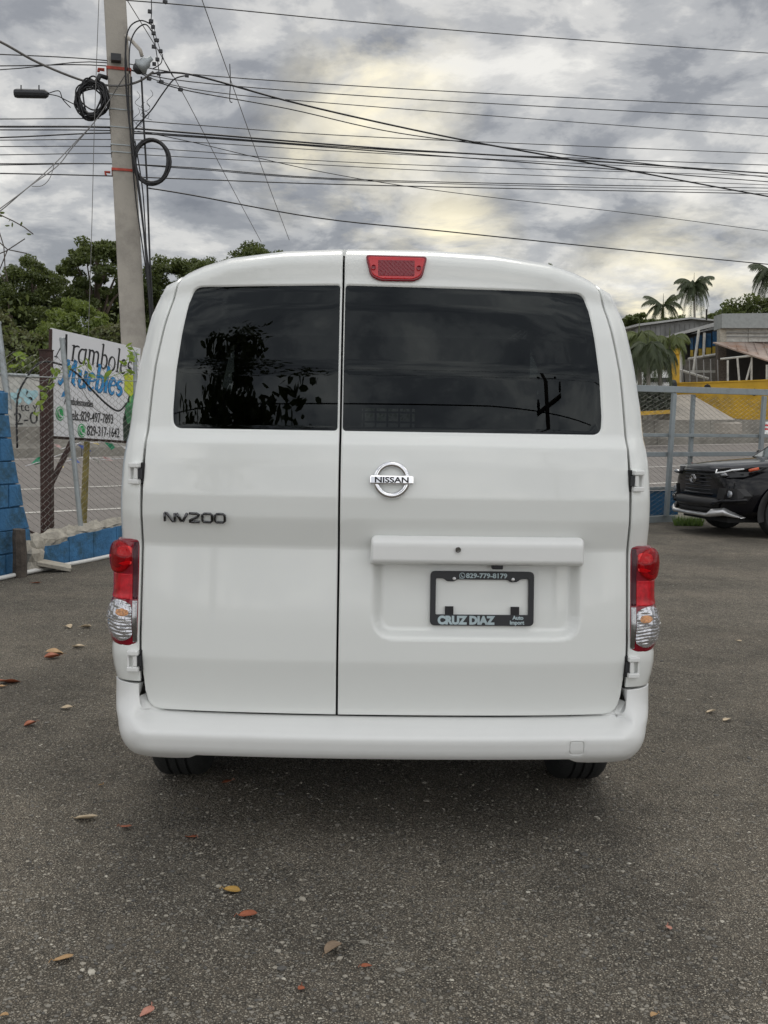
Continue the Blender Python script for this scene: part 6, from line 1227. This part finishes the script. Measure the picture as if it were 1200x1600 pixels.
# ------------------------------------------------------------------ dry leaves on the yard
def gpt(px, py): 
    d = F_+(px-600)/FPX*R_-(py-800)/FPX*U_; t_ = -1.3/d[2]; return Vector((d[0]*t_, d[1]*t_, 0))
lcol = {'rust': pm('rust_leaf', (.33, .10, .045), .6, var=.3, scale=40), 'tan': pm('tan_leaf', (.42, .26, .12), .6, var=.25, scale=40), 'pink': pm('pinkish_leaf', (.48, .22, .16), .6, var=.2, scale=40), 'pale': pm('pale_leaf', (.50, .40, .27), .6, var=.2, scale=40), 'gold': pm('golden_leaf', (.42, .25, .06), .6, var=.3, scale=40), 'grey': pm('grey_brown_leaf', (.25, .18, .12), .7, var=.3, scale=40)}
LV = [(362, 1395, 22, 'gold', .3, 'curled golden leaf with pointed stem, in front of the van'), (388, 1433, 24, 'rust', .1, 'flat rust red leaf just right of the golden one'), (100, 1502, 26, 'tan', .5, 'long curved tan leaf lying beside a dark clump at lower left'), (233, 1586, 26, 'pink', .9, 'pink leaf with a dark hole near the bottom edge'),
      (520, 1486, 28, 'grey', .3, 'grey brown leaf with long stem right of the rust red leaf'), (571, 1513, 16, 'rust', .0, 'small narrow orange leaf near the bottom centre'), (470, 1548, 12, 'rust', 1, 'tiny orange leaf scrap near the bottom centre'), (1044, 1453, 12, 'pink', 1.2, 'small pink leaf scrap on the right of the gravel'), (298, 1311, 17, 'rust', .6, 'rust leaf in the dark shade left in front of the bumper'),
      (197, 1295, 15, 'rust', .5, 'dark rust leaf near the pale patch at left'), (158, 1229, 9, 'tan', 1.2, 'small upright tan leaf left of the rear wheel'), (133, 1282, 30, 'pale', .4, 'large pale crumpled leaf left of the shade'), (1111, 1114, 14, 'pale', .5, 'pale orange leaf right of the van, the farther of a pair'), (1137, 1127, 14, 'pale', .2, 'pale orange leaf right of the van, the nearer of a pair'),
      (104, 1108, 16, 'pale', .1, 'flat pale leaf alone on the left gravel'), (85, 1022, 22, 'tan', .1, 'tan leaf of the close pair on the left gravel'), (122, 1012, 16, 'pale', .1, 'narrow pale leaf above and right of the tan pair'), (82, 1029, 20, 'rust', .1, 'rust tinted leaf touching the tan leaf on the left'), (48, 1134, 16, 'rust', .7, 'small crumpled rust leaf on the left gravel'),
      (12, 1068, 30, 'rust', .4, 'ragged reddish leaf at the left edge'), (135, 981, 14, 'pale', .2, 'far pale leaf closest to the left tail lamp'), (108, 981, 12, 'pale', .6, 'far pale leaf left of the other near the tail lamp'), (3, 1075, 10, 'tan', .6, 'tiny tan leaf scrap at the extreme left edge'), (1155, 1003, 7, 'pale', 0, 'tiny pale leaf speck far right of the van'), (355, 1224, 14, 'rust', .2, 'dim rust leaf in the shade beside the left rear tyre'), (8, 1590, 12, 'tan', .4, 'small tan leaf in the bottom left corner'), (57, 912, 12, 'rust', .2, 'reddish leaf on the ground near the wooden stake'), (1021, 1590, 12, 'tan', .4, 'small tan chip near the bottom right')]
for i, (px, py, wpx, c, ro, lab) in enumerate(LV):
    p = gpt(px, py); L = wpx*(p.y+.1)/1600*.62; m_ = MB(); n = 8; vs = []; asp = rnd.uniform(.5, .75); curl = rnd.uniform(.3, .75); tw2 = rnd.uniform(-.4, .4); bend = rnd.uniform(-.45, .45)
    for a_ in range(n+1):
        t_ = a_/n*2-1; w_ = asp*L*max(0, (1-abs(t_)**1.8))**.75
        for b_ in range(-2, 3):
            s_ = b_/2; z_ = curl*w_*(abs(s_)**1.5)+.10*L*t_*t_+tw2*s_*w_*t_*.6+.03*L*math.sin(5*t_+b_); vs.append((t_*L, s_*w_+bend*L*t_*t_, z_+.006))
    f = [(a_*5+b_, (a_+1)*5+b_, (a_+1)*5+b_+1, a_*5+b_+1) for a_ in range(n) for b_ in range(4)]
    if 'hole' in lab: f = [q for k_, q in enumerate(f) if k_ != 3*4+1]
    m_.add(vs, f); o = m_.build('dry_leaf', lcol[c], smooth=True); o.location = tuple(p); o.rotation_euler = (rnd.uniform(-.25, .25), rnd.uniform(-.2, .2), ro*rnd.choice((1, -1, 1))+rnd.uniform(-.5, .5)+rnd.choice((0, PI))); tag(o, lab, 'leaf', 'dry leaves scattered on the yard')
    m2 = MB(); m2.tube([(L*.96, bend*L, .006+.1*L), (L*1.2, bend*L*1.3, .012+.1*L), (L*1.45, bend*L*1.5, .006)], .0009, 4); m2.build('stem', lcol[c], o)
    so_ = o.modifiers.new('thick', 'SOLIDIFY'); so_.thickness = .0006

# ------------------------------------------------------------------ behind the camera: what the rear windows reflect
tb = Vector((-2.65, -3.6, 0))
def big_tree():
    e_ = empty('garden_tree', tuple(tb), 0, 'large leaved tree behind the photographer, reflected in the left rear window', 'tree'); rr = random.Random(5); m_ = MB()
    m_.tube([(0, 0, -.1), (.05, 0, 1.8), (.1, .05, 3.3), (.2, 0, 6.8)], [.12, .09, .07, .02], 8); tips = []
    for i in range(50):
        z0 = rr.uniform(2.0, 6.6); a_ = rr.uniform(0, 6.28); L = rr.uniform(.5, 1.2)*(1 if z0 < 5.6 else .65); tip = Vector((math.cos(a_)*L*.95, math.sin(a_)*L, z0+rr.uniform(.1, .8))); m_.tube([(.1, 0, z0), tuple((Vector((.1, 0, z0))+tip)/2+Vector((0, 0, .1))), tuple(tip)], [.025, .018, .008], 5); tips.append(tip)
    arch_ = [Vector((.5, 0, 4.3)), Vector((1.0, .1, 4.35)), Vector((1.4, .1, 4.75)), Vector((1.75, .1, 4.72))]; m_.tube(arch_, [.02, .015, .01, .005], 5); tips.append(arch_[-1]); tips.append(Vector((1.5, .1, 3.9)))
    m_.build('trunk', M['bark'], e_, smooth=True); lf = MB(); keep = globals()['rnd']; globals()['rnd'] = rr
    for t_ in tips: leafpatch(lf, t_-Vector((.05, 0, .05)), .16, 26, .11); leafpatch(lf, t_*.82+Vector((.02, 0, .6)), .22, 26, .11)
    lf.build('crown', M['leaf'], e_); globals()['rnd'] = keep
big_tree()
e_ = empty('wooden_pole', (5.3, -9.5, 0), 0, 'dark utility pole with crossarms behind the photographer, reflected in right rear window', 'utility pole')
m_ = MB(); m_.tube([(0, 0, -.2), (-.1, 0, 4), (-.45, 0, 7.9)], [.13, .11, .08], 8); m_.build('pole_shaft', M['stake'], e_, smooth=True)
for (a_, b_) in (((-.75, 0, 6.2), (.4, 0, 6.6)), ((-.7, 0, 7.1), (.2, 0, 7.25))): m_ = MB(); m_.tube([a_, b_], .05, 6); m_.build('crossarm', M['stake'], e_)
for x, z in ((-.7, 6.35), (.35, 6.75), (-.65, 7.28), (.15, 7.4)): m_ = MB(); m_.lathe([(.05, -.08), (.07, 0), (.04, .1)], Matrix.Translation((x, 0, z)), 8); m_.build('insulator', M['blackpl'], e_)
for i, z in enumerate((6.7, 7.4, 5.9)):
    pts = [Vector((x, -8.5-.02*i, z+.0020*(x-3)**2*(1 if abs(x-3) < 20 else 1)-.02*abs(x-3))) for x in np.linspace(-14, 16, 26)]; m_ = MB(); m_.tube(pts, .012, 5); o = m_.build('overhead_cable', M['cable']); tag(o, ('middle', 'topmost', 'lowest')[i]+' overhead cable behind the photographer carried by the wooden pole', 'cable', 'overhead cables behind the photographer')
